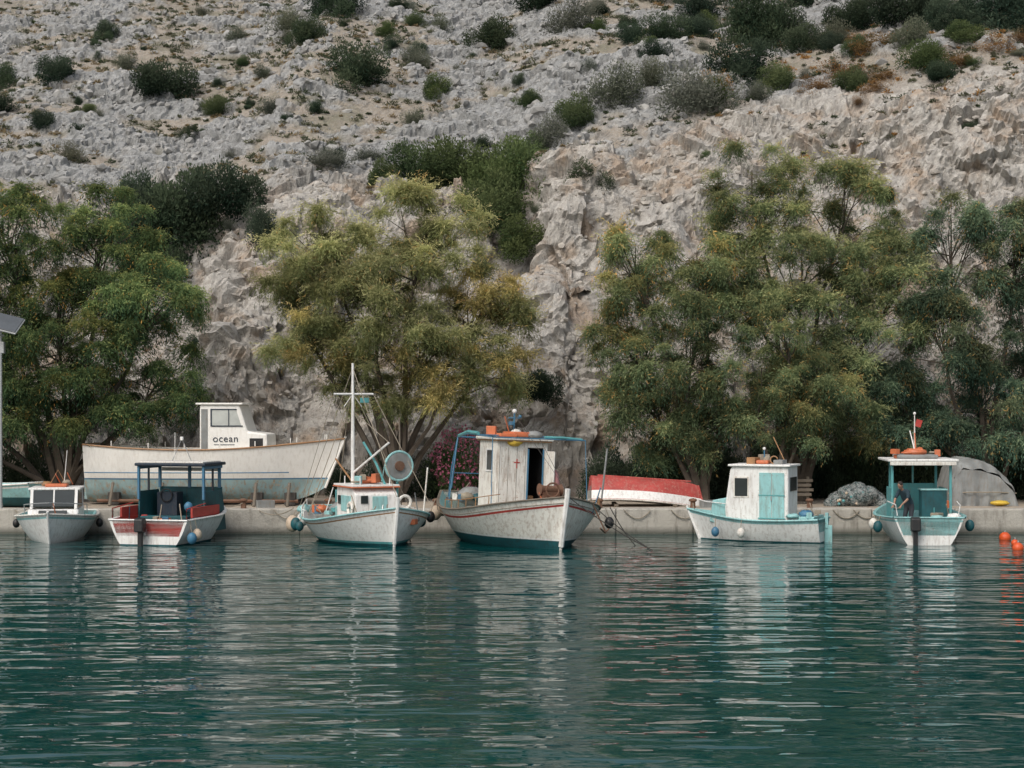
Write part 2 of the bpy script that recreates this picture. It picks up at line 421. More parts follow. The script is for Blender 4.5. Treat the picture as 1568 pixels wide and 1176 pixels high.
def tree(name,bx,by,lobes,meshes,seed,dens=7.5,trunk_r=.26,cl=(.6,1.05),zmin_=1.9,tint=(1,1,1),yel=.5):
    g=np.random.default_rng(seed); rn=random.Random(seed)
    root=empty(name,(bx,by,.78)); org=Vector((bx,by,.78))
    zs=[q[1]+q[3] for q in lobes]; zl=[q[1]-q[3] for q in lobes]; zt,zb=max(zs),min(zl)
    L=[]; base=Vector((0,0,-.1))
    for li,(lx,lz,rx,rz,*dy) in enumerate(lobes):
        ry=rx*.85; oy=dy[0] if dy else g.uniform(-1.0,.8)
        c=Vector((lx-bx,oy,lz-.78))
        m1=Vector((c.x*.25+rn.uniform(-.2,.2),c.y*.3,c.z*.35)); m2=Vector((c.x*.65+rn.uniform(-.4,.4),c.y*.7,c.z*.7))
        st=base+Vector((rn.uniform(-.25,.25),rn.uniform(-.2,.2),0))
        L.append(([st,m1,m2,c,c+Vector((0,0,rz*.6))],[trunk_r*.75,trunk_r*.45,trunk_r*.28,trunk_r*.15,.02]))
        k=int(dens*rx*rz); sh_=g.uniform(.8,1.2)
        d=norm(g.normal(size=(k,3))); d[:,1]=np.where((d[:,1]>.2)&(g.random(k)<.5),-d[:,1],d[:,1])
        inner=g.random(k)<.2
        rr=np.where(inner,g.uniform(.25,.7,k),g.uniform(.78,1.10,k))
        warm=g.random()<.4
        for j in range(k):
            if d[j,2]<-.8: continue
            q=Vector((c.x+d[j,0]*rr[j]*rx,c.y+d[j,1]*rr[j]*ry,c.z+d[j,2]*rr[j]*rz))
            if q.z+.78<zmin_: continue
            s=rn.uniform(*cl)*(.9 if inner[j] else 1)
            o=bpy.data.objects.new('foliage_spray',rn.choice(meshes)); link(o,root)
            o.location=q+Vector((0,0,.1)); o.scale=(s,s,s*rn.uniform(.85,1.15))
            o.rotation_euler=(Euler((-d[j,1]*.45+rn.uniform(-.15,.15),d[j,0]*.45+rn.uniform(-.15,.15),0)).to_matrix()@Matrix.Rotation(rn.uniform(0,6.28),3,'Z')).to_euler()
            h=(q.z+.78-zb)/(zt-zb); v=sh_*rn.uniform(.62,1.35)*(.55 if inner[j] else 1)  # inner sprays darkened: shade of the crown interior put into their colour
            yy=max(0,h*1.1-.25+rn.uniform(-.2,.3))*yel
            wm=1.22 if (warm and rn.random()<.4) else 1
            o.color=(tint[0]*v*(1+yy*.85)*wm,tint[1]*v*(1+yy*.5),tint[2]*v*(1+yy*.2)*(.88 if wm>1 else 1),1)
            if rn.random()<.6:
                s0=c.lerp(m2,rn.random()*.7); mm=s0.lerp(q,.55)+Vector((rn.uniform(-.2,.2),rn.uniform(-.2,.2),.25))
                L.append(([s0,mm,q],[.032,.02,.006]))
    tubes(root,'trunk_and_limbs',L,BARK,5)
    return root
PA=[(.030,.064,.038),(.092,.142,.062),(.25,.27,.105),(.42,.25,.07)]
PB=[(.090,.125,.060),(.22,.245,.11),(.40,.39,.20),(.50,.32,.12)]
PC=[(.045,.080,.050),(.125,.165,.085),(.28,.285,.14),(.46,.26,.09)]
PE=[(.028,.058,.046),(.075,.115,.080),(.17,.20,.12),(.33,.20,.07)]
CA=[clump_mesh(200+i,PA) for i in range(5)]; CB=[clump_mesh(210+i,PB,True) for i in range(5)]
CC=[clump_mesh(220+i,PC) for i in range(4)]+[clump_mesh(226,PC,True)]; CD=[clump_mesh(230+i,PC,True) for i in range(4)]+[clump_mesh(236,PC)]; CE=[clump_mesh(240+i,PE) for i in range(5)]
T1=(1.42,1.42,1.42); T2=(1.15,1.15,1.15); T3=(1.35,1.38,1.38); T4=(1.5,1.55,1.5)
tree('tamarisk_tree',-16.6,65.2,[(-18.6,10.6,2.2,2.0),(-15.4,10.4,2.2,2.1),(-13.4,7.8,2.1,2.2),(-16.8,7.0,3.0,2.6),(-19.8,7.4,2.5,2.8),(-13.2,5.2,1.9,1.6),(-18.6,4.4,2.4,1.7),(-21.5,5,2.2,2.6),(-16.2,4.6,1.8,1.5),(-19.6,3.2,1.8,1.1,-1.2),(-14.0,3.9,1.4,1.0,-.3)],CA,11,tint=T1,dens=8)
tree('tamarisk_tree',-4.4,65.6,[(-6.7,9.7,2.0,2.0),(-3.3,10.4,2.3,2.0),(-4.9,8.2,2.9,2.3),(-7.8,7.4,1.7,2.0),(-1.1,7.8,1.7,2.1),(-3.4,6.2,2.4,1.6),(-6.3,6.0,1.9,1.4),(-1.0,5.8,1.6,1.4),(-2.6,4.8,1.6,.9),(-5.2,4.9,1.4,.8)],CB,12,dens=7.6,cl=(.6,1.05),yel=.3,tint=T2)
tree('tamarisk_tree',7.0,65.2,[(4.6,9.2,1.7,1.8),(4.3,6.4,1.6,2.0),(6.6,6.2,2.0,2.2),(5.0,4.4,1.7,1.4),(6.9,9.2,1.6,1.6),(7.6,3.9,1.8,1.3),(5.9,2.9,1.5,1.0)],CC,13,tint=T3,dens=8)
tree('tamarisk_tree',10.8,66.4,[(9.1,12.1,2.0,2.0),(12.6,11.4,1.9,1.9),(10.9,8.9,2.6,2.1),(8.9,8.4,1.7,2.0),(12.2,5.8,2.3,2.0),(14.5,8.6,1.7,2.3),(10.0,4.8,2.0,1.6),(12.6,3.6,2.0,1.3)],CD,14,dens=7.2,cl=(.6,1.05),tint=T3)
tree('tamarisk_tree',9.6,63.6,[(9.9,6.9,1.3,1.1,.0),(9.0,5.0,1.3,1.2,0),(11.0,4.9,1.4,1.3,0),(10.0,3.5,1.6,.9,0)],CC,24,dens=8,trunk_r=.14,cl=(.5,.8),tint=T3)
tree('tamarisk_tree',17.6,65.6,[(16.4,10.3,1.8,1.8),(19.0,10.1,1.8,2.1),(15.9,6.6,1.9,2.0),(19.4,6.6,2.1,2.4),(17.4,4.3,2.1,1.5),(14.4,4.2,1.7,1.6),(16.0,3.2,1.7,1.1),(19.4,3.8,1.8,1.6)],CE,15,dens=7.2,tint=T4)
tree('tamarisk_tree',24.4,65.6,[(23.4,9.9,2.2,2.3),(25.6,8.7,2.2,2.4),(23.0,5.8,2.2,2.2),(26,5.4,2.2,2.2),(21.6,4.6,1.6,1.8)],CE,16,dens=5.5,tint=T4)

def shrub_mesh(name,seed,pal,nl=9000,nlobe=13,leaf=.036,twiggy=0):
    g=np.random.default_rng(seed)
    lc=g.normal(size=(nlobe,3))*np.array([.34,.32,.20])+np.array([0,0,.42]); lc[:,2]=np.abs(lc[:,2])
    lr=g.uniform(.32,.52,nlobe)
    i=g.integers(0,nlobe,nl); d=norm(g.normal(size=(nl,3))); r=g.uniform(.15,1.05,(nl,1))**.45
    c=lc[i]+d*r*lr[i][:,None]; c=c+g.normal(size=c.shape)*.03
    t=norm(d+np.array([0,0,.5])+g.normal(size=c.shape)*.7)*leaf*g.uniform(.6,1.5,(nl,1))
    w=norm(np.cross(t,g.normal(size=c.shape)))*leaf*.45
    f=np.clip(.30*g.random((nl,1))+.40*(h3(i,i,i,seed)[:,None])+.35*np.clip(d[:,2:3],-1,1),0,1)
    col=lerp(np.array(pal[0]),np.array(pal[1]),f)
    V,F,Cc=leaves(c,t,w,col)
    me=mesh_np(name,V,F,FOL,col=Cc)
    data=me.data; bpy.data.objects.remove(me)
    return data
DG=((.026,.048,.032),(.10,.13,.08)); MG=((.05,.085,.04),(.16,.20,.085)); GG=((.085,.10,.072),(.22,.23,.175)); BR=((.14,.09,.045),(.40,.24,.10))
SH={'d':[shrub_mesh('shrub_leaves',100+i,DG) for i in range(4)],
    'm':[shrub_mesh('green_shrub_leaves',110+i,MG) for i in range(3)],
    'g':[shrub_mesh('grey_shrub_leaves',120+i,GG,nl=4600) for i in range(2)],
    'b':[shrub_mesh('dry_shrub_leaves',130+i,BR,nl=3600) for i in range(2)]}
rs=random.Random(4)
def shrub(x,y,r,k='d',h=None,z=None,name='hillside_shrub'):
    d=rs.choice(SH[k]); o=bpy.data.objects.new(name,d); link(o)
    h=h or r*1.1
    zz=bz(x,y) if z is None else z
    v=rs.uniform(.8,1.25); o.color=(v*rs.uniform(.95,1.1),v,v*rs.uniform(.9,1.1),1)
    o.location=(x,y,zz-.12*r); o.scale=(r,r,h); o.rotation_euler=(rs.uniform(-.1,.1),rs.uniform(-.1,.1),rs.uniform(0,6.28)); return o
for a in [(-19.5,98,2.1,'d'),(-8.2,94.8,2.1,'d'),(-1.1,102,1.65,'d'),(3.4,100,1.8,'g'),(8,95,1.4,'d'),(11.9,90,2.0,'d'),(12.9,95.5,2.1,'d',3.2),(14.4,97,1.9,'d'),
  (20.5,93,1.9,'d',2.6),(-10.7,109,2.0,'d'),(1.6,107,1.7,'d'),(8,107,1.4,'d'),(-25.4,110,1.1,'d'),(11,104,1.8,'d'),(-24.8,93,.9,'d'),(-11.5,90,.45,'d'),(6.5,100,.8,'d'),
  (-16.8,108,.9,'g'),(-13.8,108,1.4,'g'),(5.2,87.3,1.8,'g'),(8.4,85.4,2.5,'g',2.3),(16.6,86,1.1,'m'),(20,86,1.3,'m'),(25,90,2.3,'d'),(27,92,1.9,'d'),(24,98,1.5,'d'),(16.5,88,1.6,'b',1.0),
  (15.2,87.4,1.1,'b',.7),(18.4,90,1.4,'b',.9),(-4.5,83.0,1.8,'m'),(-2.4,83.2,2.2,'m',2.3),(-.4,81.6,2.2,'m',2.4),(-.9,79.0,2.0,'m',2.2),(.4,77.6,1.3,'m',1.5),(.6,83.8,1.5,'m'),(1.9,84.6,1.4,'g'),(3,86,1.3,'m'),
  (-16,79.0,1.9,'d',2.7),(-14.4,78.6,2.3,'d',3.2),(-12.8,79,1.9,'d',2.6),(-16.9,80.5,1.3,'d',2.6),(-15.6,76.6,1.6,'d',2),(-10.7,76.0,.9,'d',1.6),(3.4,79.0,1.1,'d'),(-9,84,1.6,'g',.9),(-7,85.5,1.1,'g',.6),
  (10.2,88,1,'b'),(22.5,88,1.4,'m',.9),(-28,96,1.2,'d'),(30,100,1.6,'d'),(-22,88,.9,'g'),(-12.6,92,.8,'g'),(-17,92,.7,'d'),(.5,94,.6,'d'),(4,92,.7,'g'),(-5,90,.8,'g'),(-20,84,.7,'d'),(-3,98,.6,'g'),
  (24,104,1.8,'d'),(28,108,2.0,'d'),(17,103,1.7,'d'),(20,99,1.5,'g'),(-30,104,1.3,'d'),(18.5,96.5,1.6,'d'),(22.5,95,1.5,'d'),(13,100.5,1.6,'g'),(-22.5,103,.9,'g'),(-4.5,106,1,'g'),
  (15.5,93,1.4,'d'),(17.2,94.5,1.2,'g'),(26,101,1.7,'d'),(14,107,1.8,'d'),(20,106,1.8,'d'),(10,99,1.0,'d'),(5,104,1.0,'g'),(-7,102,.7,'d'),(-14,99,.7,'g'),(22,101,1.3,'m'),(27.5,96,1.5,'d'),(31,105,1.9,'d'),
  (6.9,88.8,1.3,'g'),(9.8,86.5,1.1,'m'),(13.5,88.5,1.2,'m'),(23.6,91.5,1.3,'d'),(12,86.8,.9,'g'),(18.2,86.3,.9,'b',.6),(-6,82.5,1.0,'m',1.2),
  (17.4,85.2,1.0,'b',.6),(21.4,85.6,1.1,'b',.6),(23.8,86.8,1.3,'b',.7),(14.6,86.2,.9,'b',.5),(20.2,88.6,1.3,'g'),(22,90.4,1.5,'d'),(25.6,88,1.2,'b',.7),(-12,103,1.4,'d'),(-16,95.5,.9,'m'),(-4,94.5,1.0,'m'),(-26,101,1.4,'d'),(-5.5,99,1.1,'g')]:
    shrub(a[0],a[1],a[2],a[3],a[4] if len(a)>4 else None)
for i in range(95):
    xx=rs.uniform(-33,33); yy=rs.uniform(84,116); shrub(xx,yy,rs.uniform(.22,.75)*(1.4 if xx>6 else 1),rs.choice('ddddggmm'))
for i in range(14):
    xx=rs.uniform(9,30); yy=rs.uniform(84,96); shrub(xx,yy,rs.uniform(.4,1.0),rs.choice('bbmg'),rs.uniform(.3,.6))
for i in range(18):
    xx=rs.uniform(-14,22); yy=rs.uniform(73,81); shrub(xx,yy,rs.uniform(.25,.6),rs.choice('dgm'))
for i in range(30):
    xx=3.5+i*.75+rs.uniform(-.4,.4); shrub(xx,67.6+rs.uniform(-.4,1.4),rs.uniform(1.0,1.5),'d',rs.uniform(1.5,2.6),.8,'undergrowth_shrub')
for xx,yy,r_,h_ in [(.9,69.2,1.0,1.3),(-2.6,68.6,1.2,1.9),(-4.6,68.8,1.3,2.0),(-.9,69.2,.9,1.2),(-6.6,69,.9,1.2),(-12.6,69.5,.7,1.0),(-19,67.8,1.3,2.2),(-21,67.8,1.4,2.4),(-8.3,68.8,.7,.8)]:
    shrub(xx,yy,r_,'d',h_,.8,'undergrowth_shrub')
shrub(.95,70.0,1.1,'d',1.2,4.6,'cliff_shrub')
# low scrub, a single mass
ids=surf_idx(6500,80,120,36); ids=ids[(rockm[ids]<.8)]
k=len(ids); g=rg; nl=46
s=g.uniform(.10,.45,k)*g.uniform(.6,1,k)
d=norm(g.normal(size=(k,nl,3))); d[...,2]=np.abs(d[...,2])
c=P1[ids][:,None,:]+d*s[:,None,None]*np.array([1.2,1.2,.8])*g.uniform(.3,1,(k,nl,1))
t=norm(d+g.normal(size=d.shape)*.5)*.08*g.uniform(.6,1.4,(k,nl,1)); w=norm(np.cross(t,g.normal(size=d.shape)))*.03
right=sstep(4,16,P1[ids][:,0])[:,None,None]
base=np.where((g.random((k,1,1))<.55),np.array([.15,.155,.10]),np.where(g.random((k,1,1))<.5,np.array([.07,.09,.05]),lerp(np.array([.27,.21,.12]),np.array([.40,.22,.08]),right)))
col=base*g.uniform(.6,1.3,(k,nl,1))
V,F,Cc=leaves(c.reshape(-1,3),t.reshape(-1,3),w.reshape(-1,3),col.reshape(-1,3)); mesh_np('low_scrub',V,F,FOL,col=Cc)
OL=shrub_mesh('oleander_leaves',140,MG,nl=5200)
ol=empty('oleander_bush',(-2.0,66.6,.78)); o=bpy.data.objects.new('leaves',OL); link(o,ol); o.scale=(1.1,.9,2.3)
g=np.random.default_rng(9); k=360
d=norm(g.normal(size=(k,3))); d[:,1]=-np.abs(d[:,1]); c=d*np.array([.95,.85,1.15])+np.array([0,0,1.6])+g.normal(size=(k,3))*.1
V,F,Cc=leaves(np.repeat(c,3,0)+g.normal(size=(3*k,3))*.02,norm(g.normal(size=(3*k,3)))*.05,norm(g.normal(size=(3*k,3)))*.045,np.tile(np.array([[.62,.22,.32]]),(3*k,1))*g.uniform(.6,1.2,(3*k,1)))
mesh_np('flowers',V,F,FOL,col=Cc,parent=ol)

# ------------------------------------------------------------ quay
m,n,l,b=newmat('quay_concrete')
tc=n.new("ShaderNodeTexCoord").outputs["Object"]
c=mix(n,l,noise(n,l,tc,1.2,5,.65),(.34,.31,.265),(.56,.53,.47))
c=mix(n,l,ramp(n,l,noise(n,l,mapping(n,l,tc,(1.6,1.6,.35)),2.2,5,.7),[(.5,0.),(.68,.65)]),c,(.18,.16,.13))
sx=n.new("ShaderNodeSeparateXYZ"); l.new(tc,sx.inputs[0])
wet=n.new("ShaderNodeMapRange"); wet.inputs[1].default_value=.28; wet.inputs[2].default_value=.05; l.new(sx.outputs[2],wet.inputs[0])
nm=n.new("ShaderNodeMath"); nm.operation='MULTIPLY'; l.new(wet.outputs[0],nm.inputs[0]); nm.inputs[1].default_value=.85
c=mix(n,l,nm.outputs[0],c,(.06,.065,.05))
l.new(c,b.inputs["Base Color"]); b.inputs["Roughness"].default_value=.9
bump(n,l,b,noise(n,l,tc,6,5,.7),.04)
QC=m
q=empty('quay')
V=[];F=[];xx=-120.0;rn=random.Random(2)
while xx<120:
    L_=rn.uniform(2.6,4.2); yo=rn.uniform(-.03,.03); zo=rn.uniform(-.015,.015)
    o_=len(V); x0,x1=xx+.012,xx+L_-.012; y0,y1=60+yo,60.75; z0,z1=-1.5,.86+zo
    V+=[(x0,y0,z0),(x1,y0,z0),(x1,y1,z0),(x0,y1,z0),(x0,y0,z1),(x1,y0,z1),(x1,y1,z1),(x0,y1,z1)]
    F+=[tuple(i+o_ for i in f) for f in BF]; xx+=L_
part(q,'kerb_blocks',V,F,QC,bev=.04)
part(q,'foundation',[(-120,60.06,-2),(120,60.06,-2),(120,60.06,.5),(-120,60.06,.5)],[(0,1,2,3)],QC)
m,n,l,b=newmat('quay_dusty_ground')
tc=n.new("ShaderNodeTexCoord").outputs["Object"]
c=mix(n,l,noise(n,l,tc,.8,5,.65),(.30,.24,.18),(.48,.41,.33))
c=mix(n,l,ramp(n,l,noise(n,l,tc,3,5,.7),[(.5,0.),(.65,.5)]),c,(.19,.16,.13))
l.new(c,b.inputs["Base Color"]); b.inputs["Roughness"].default_value=.95; bump(n,l,b,noise(n,l,tc,8,4,.7),.03)
part(None,'quay_pavement',[(-120,60.7,.78),(120,60.7,.78),(120,75,.78),(-120,75,.78)],[(0,1,2,3)],m)
for i,xx in enumerate([-15.4,-9.2,-6.3,-2.6,3.0,6.2,10.2,14.4]):
    e=empty('mooring_bollard',(xx,60.45,.86))
    tube(e,'post',[(0,0,-.05),(0,0,.0),(0,0,.22),(0,0,.26)],[.13,.10,.085,.0],M['rust'],10); ball(e,'cap',(0,0,.27),(.14,.14,.07),M['rust'])

# ------------------------------------------------------------ water
m,n,l,b=newmat('sea_water')
tc=n.new("ShaderNodeTexCoord").outputs["Object"]
a1=noise(n,l,mapping(n,l,tc,(.42,1,1),(0,0,R(4))),1.35,1.5,.45)
a2=noise(n,l,mapping(n,l,tc,(.5,1,1),(0,0,R(-9))),4.0,1,.5)
a3=noise(n,l,mapping(n,l,tc,(.5,1,1),(0,0,R(14))),.35,1,.5)
def mth(op,a_,b_):
    x=n.new("ShaderNodeMath"); x.operation=op
    for i,v in enumerate((a_,b_)):
        if isinstance(v,(int,float)): x.inputs[i].default_value=v
        else: l.new(v,x.inputs[i])
    return x.outputs[0]
hh=mth('ADD',mth('ADD',mth('MULTIPLY',a1,1.0),mth('MULTIPLY',a2,.17)),mth('MULTIPLY',a3,1.2))
bump(n,l,b,hh,.085,1)
c=mix(n,l,noise(n,l,tc,.08,2),(.0004,.034,.037),(.0008,.064,.060))
l.new(c,b.inputs["Base Color"]); b.inputs["Roughness"].default_value=.02; b.inputs["IOR"].default_value=1.333
part(None,'sea_water',[(-1500,-1200,0),(1500,-1200,0),(1500,1500,0),(-1500,1500,0)],[(0,1,2,3)],m)

# ------------------------------------------------------------ boats
W=M
def fender(par,c,r,mat,rope_to=None):
    ball(par,'fender',c,(r,r,r*1.25),mat)
    if rope_to: tube(par,'fender_line',[(c[0],c[1],c[2]+r),rope_to],.012,M['rope'])
def outboard(par,x,y,z,mat):
    prism(par,'outboard_cowl',[(x-.42,z+.15),(x-.12,z+.12),(x-.08,z+.5),(x-.2,z+.6),(x-.4,z+.55)],y-.15,y+.15,mat,.04)
    prism(par,'outboard_leg',[(x-.3,z-.6),(x-.16,z-.6),(x-.14,z+.15),(x-.3,z+.15)],y-.07,y+.07,mat,.02)
    box(par,'outboard_clamp',(x-.06,y,z+.12),(.18,.22,.2),M['steel'])
def clutter(par,x0,x1,y0,y1,z,n_,seed,mats=('teal','white','orange','rope','blue','oldwhite','tarp','black','tanwood','buff')):
    g=random.Random(seed)
    for i in range(n_):
        c=(g.uniform(x0,x1),g.uniform(y0,y1),z+g.uniform(0,.12)); mt=M[g.choice(mats)]; k=g.random()
        if k<.35: box(par,'gear_box',(c[0],c[1],c[2]+.08),(g.uniform(.15,.4),g.uniform(.15,.35),g.uniform(.1,.3)),mt,(0,0,g.uniform(0,3)))
        elif k<.6: ball(par,'net_bundle',(c[0],c[1],c[2]+.06),(g.uniform(.12,.28),g.uniform(.12,.25),g.uniform(.08,.18)),mt,lump=.35,seed=i)
        elif k<.8: ring(par,'coiled_line',(c[0],c[1],c[2]+.05),g.uniform(.1,.18),.03,mt,'z',14)
        else: tube(par,'oar_or_pole',[c,(c[0]+g.uniform(-.6,.6),c[1]+g.uniform(-.3,.3),c[2]+g.uniform(.3,.9))],.018,mt)

# --- large fishing boat (centre)
b4=empty('wooden_fishing_boat',(.12,56.5,0),R(-66))
b4.rotation_euler=(R(-2.5),0,R(-66))
Pf,sh=hull(b4,6.6,4.6,1.50,1.04,1.64,.55,[W['dkteal'],W['white'],W['oldwhite'],W['red'],W['greywood'],W['ltteal'],W['deck']],transom=.58,deck=.62,rake=.3,w1=.26,w2=.32,full=4.0,stripe=(.30,.24),ns=40)
tube(b4,'stem_post',[(3.35,0,.1),(3.48,0,.8),(3.63,0,1.55),(3.66,0,1.87)],.085,W['white'])
tubes(b4,'stripe_moulding',[([(x,s*(y+.004),z-.20) for x,y,z in sh],.014) for s in (1,-1)],W['greywood'])
wx0,wx1,hw=-1.15,.25,.86; zt,zb=3.25,.62
box(b4,'wheelhouse_side',(-.45,-hw,(zt+zb)/2),(1.4,.06,zt-zb),W['oldwhite'])
box(b4,'wheelhouse_side',(-.45,hw,(zt+zb)/2),(1.4,.06,zt-zb),W['oldwhite'])
box(b4,'wheelhouse_back',(wx0,0,(zt+zb)/2),(.06,1.64,zt-zb),W['oldwhite'])
box(b4,'wheelhouse_front',(wx1+.003,-.33,(zt+zb)/2),(.06,1.0,zt-zb-.01),W['oldwhite'])
box(b4,'wheelhouse_front_post',(wx1+.003,.80,(zt+zb)/2),(.06,.14,zt-zb-.01),W['oldwhite'])
box(b4,'door_lintel',(wx1+.003,.45,3.14),(.06,.56,.2),W['oldwhite'])
box(b4,'door_jamb',(wx1+.04,.19,1.85),(.05,.05,2.3),W['blue']); box(b4,'door_jamb',(wx1+.04,.72,1.85),(.05,.05,2.3),W['blue'])
box(b4,'open_door',(wx1+.25,.88,1.85),(.45,.04,2.2),W['oldwhite'],(0,0,.2))
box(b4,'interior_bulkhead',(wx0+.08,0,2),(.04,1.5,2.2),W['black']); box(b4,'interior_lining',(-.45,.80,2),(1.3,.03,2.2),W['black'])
box(b4,'steering_console',(-.2,.35,1.1),(.4,.4,.8),W['tanwood'])
box(b4,'roof',(-.42,0,3.31),(1.75,2.0,.09),W['oldwhite'],bev=.03)
box(b4,'roof_trim',(-.42,0,3.245),(1.68,1.92,.05),W['tanwood'])
box(b4,'side_window',(-.3,-hw-.035,2.6),(.42,.02,.62),W['glass']); 
for dx,dz,sx_,sz_ in [(-.54,2.6,.05,.72),(-.06,2.6,.05,.72),(-.3,2.94,.53,.05),(-.3,2.26,.53,.05)]:
    box(b4,'window_frame',(dx,-hw-.045,dz),(sx_,.03,sz_),W['white'])
box(b4,'side_window',(-.3,hw+.035,2.6),(.42,.02,.62),W['glass'])
box(b4,'red_cross_upright',(wx1+.037,-.2,2.52),(.012,.035,.30),W['red'],bev=0); box(b4,'red_cross_bar',(wx1+.041,-.2,2.56),(.012,.2,.035),W['red'],bev=0)
for i in range(4): box(b4,'front_plank_seam',(wx1+.036,-.8+.3*i,1.9),(.006,.010,2.3),W['greywood'],bev=0)
box(b4,'roof_life_raft',(-.4,.1,3.46),(.9,.7,.16),W['orange'],bev=.07)
box(b4,'roof_cushion',(-.05,-.45,3.42),(.35,.6,.11),W['orange'],bev=.05); ball(b4,'yellow_bag',(.3,-.3,3.2),(.13,.26,.13),W['yellow'],lump=.3,seed=2); ball(b4,'grey_bag',(.0,.5,3.45),(.3,.25,.13),W['tarp'],lump=.3,seed=4)
tube(b4,'light_mast',[(-.5,0,3.5),(-.5,0,4.15)],.03,W['blue']); box(b4,'light_bracket',(-.5,0,3.98),(.05,.4,.04),W['blue']); ball(b4,'lantern',(-.5,0,4.2),.075,W['white']); ball(b4,'lantern',(-.5,.2,4.03),.06,W['blue']); box(b4,'horn',(-.4,-.15,3.8),(.2,.1,.12),W['blue'])
fr=[]
for s in (-1,1):
    fr.append(([(-2.9,s*1.2,1.3),(-2.6,s*1.25,2.3),(-2.3,s*1.2,3.3),(-1.2,s*1.2,3.45)],.03))
    fr.append(([(-2.3,s*1.2,3.3),(-1.0,s*1.4,3.42),(1.5,s*1.6,3.34)],.022))
    fr.append(([(1.5,s*1.6,3.34),(1.7,s*1.65,1.3)],.014)); fr.append(([(-1.9,s*1.6,1.15),(-2.3,s*1.2,3.3)],.02))
fr+=[([(-2.3,-1.2,3.3),(-2.3,1.2,3.3)],.028),([(1.5,-1.6,3.34),(1.5,1.6,3.34)],.022),([(-2.6,-1.25,2.1),(-2.6,1.25,2.1)],.02),([(.0,-1.5,3.4),(0,1.5,3.4)],.02),([(-2.2,-1.3,2.7),(-2.55,-1.25,1.6)],.02)]
tubes(b4,'awning_frame',fr,W['blue'])
tubes(b4,'rigging',[([(3.6,0,1.8),(1.5,0,3.34)],.01),([(3.6,0,1.8),(-.5,0,4.1)],.009),([(-3.1,0,1.5),(-.5,0,4.1)],.009)],W['dkrope'],4)
tube(b4,'rolled_awning',[(1.45,.2,3.39),(1.5,.8,3.40),(1.45,1.5,3.36)],.045,W['teal']); tube(b4,'rolled_awning',[(-2.2,-1.2,3.34),(-1,-1.38,3.48),(.1,-1.5,3.44)],.06,W['teal'])
tube(b4,'winch_drum',[(1.3,.15,1.75),(1.3,.3,1.75),(1.3,.75,1.75),(1.3,.9,1.75)],[.2,.13,.13,.2],W['rust'],12); box(b4,'winch_stand',(1.3,.52,1.2),(.3,.6,.95),W['rust'])
ring(b4,'winch_wheel',(1.55,.5,1.75),.22,.03,W['rust'],'x')
box(b4,'hatch',(1.0,-.45,.85),(.9,.9,.4),W['oldwhite']); box(b4,'engine_box',(-2.0,0,.95),(.9,.9,.6),W['ltteal'])
ball(b4,'net_heap',(2.0,0,1.05),(.6,.9,.3),W['pink'],lump=.25,seed=5); ball(b4,'net_heap',(-2.1,-.7,1.35),(.4,.5,.3),W['tarp'],lump=.3,seed=6); ball(b4,'net_heap',(1.7,1.2,1.15),(.45,.5,.3),W['rust'],lump=.3,seed=66)
ball(b4,'hanging_cloth',(.55,1.05,1.9),(.13,.15,.42),W['pink'],lump=.3,seed=9); ball(b4,'float',(1.5,1.35,1.3),.15,W['orange'])
clutter(b4,.5,2.6,-1.6,1.6,1.05,22,41); clutter(b4,-2.8,-1.3,-1.2,1.2,1.2,14,42,('teal','blue','rope','tarp','oldwhite','dkteal')); clutter(b4,-1.1,.2,-.8,.8,3.4,7,43,('orange','tarp','teal','oldwhite'))
rl=[]
for s in (-1,1):
    pts=[(x,s*(y-.03),z+.26) for x,y,z in sh[14:32]]; rl.append((pts,.015))
    for x,y,z in sh[14:32:3]: rl.append(([(x,s*(y-.03),z),(x,s*(y-.03),z+.26)],.015))
tubes(b4,'bow_rail',rl,W['tanwood'])
for c,r_,mt in [((-2.9,-1.65,.75),.2,'buff'),((-2.2,-2.1,.65),.15,'black'),((2.3,2.15,.8),.15,'black'),((-3.2,-1.3,.85),.18,'buff')]: fender(b4,c,r_,W[mt],(c[0],c[1]*.93,1.25))
tube(b4,'anchor_shank',[(3.2,1.1,1.4),(3.4,1.45,.6)],.025,W['rust']); tube(b4,'anchor_arm',[(3.15,1.7,.65),(3.4,1.45,.55),(3.65,1.15,.7)],.025,W['rust'])
for i,(a_,c_) in enumerate([((3.6,.1,1.6),(4.6,3.0,-.1)),((3.3,.9,1.5),(3.9,3.2,-.1)),((2.6,2.0,1.3),(2.7,3.1,-.05))]): tube(b4,'mooring_line',sag(a_,c_,.12),.016,W['dkrope'])

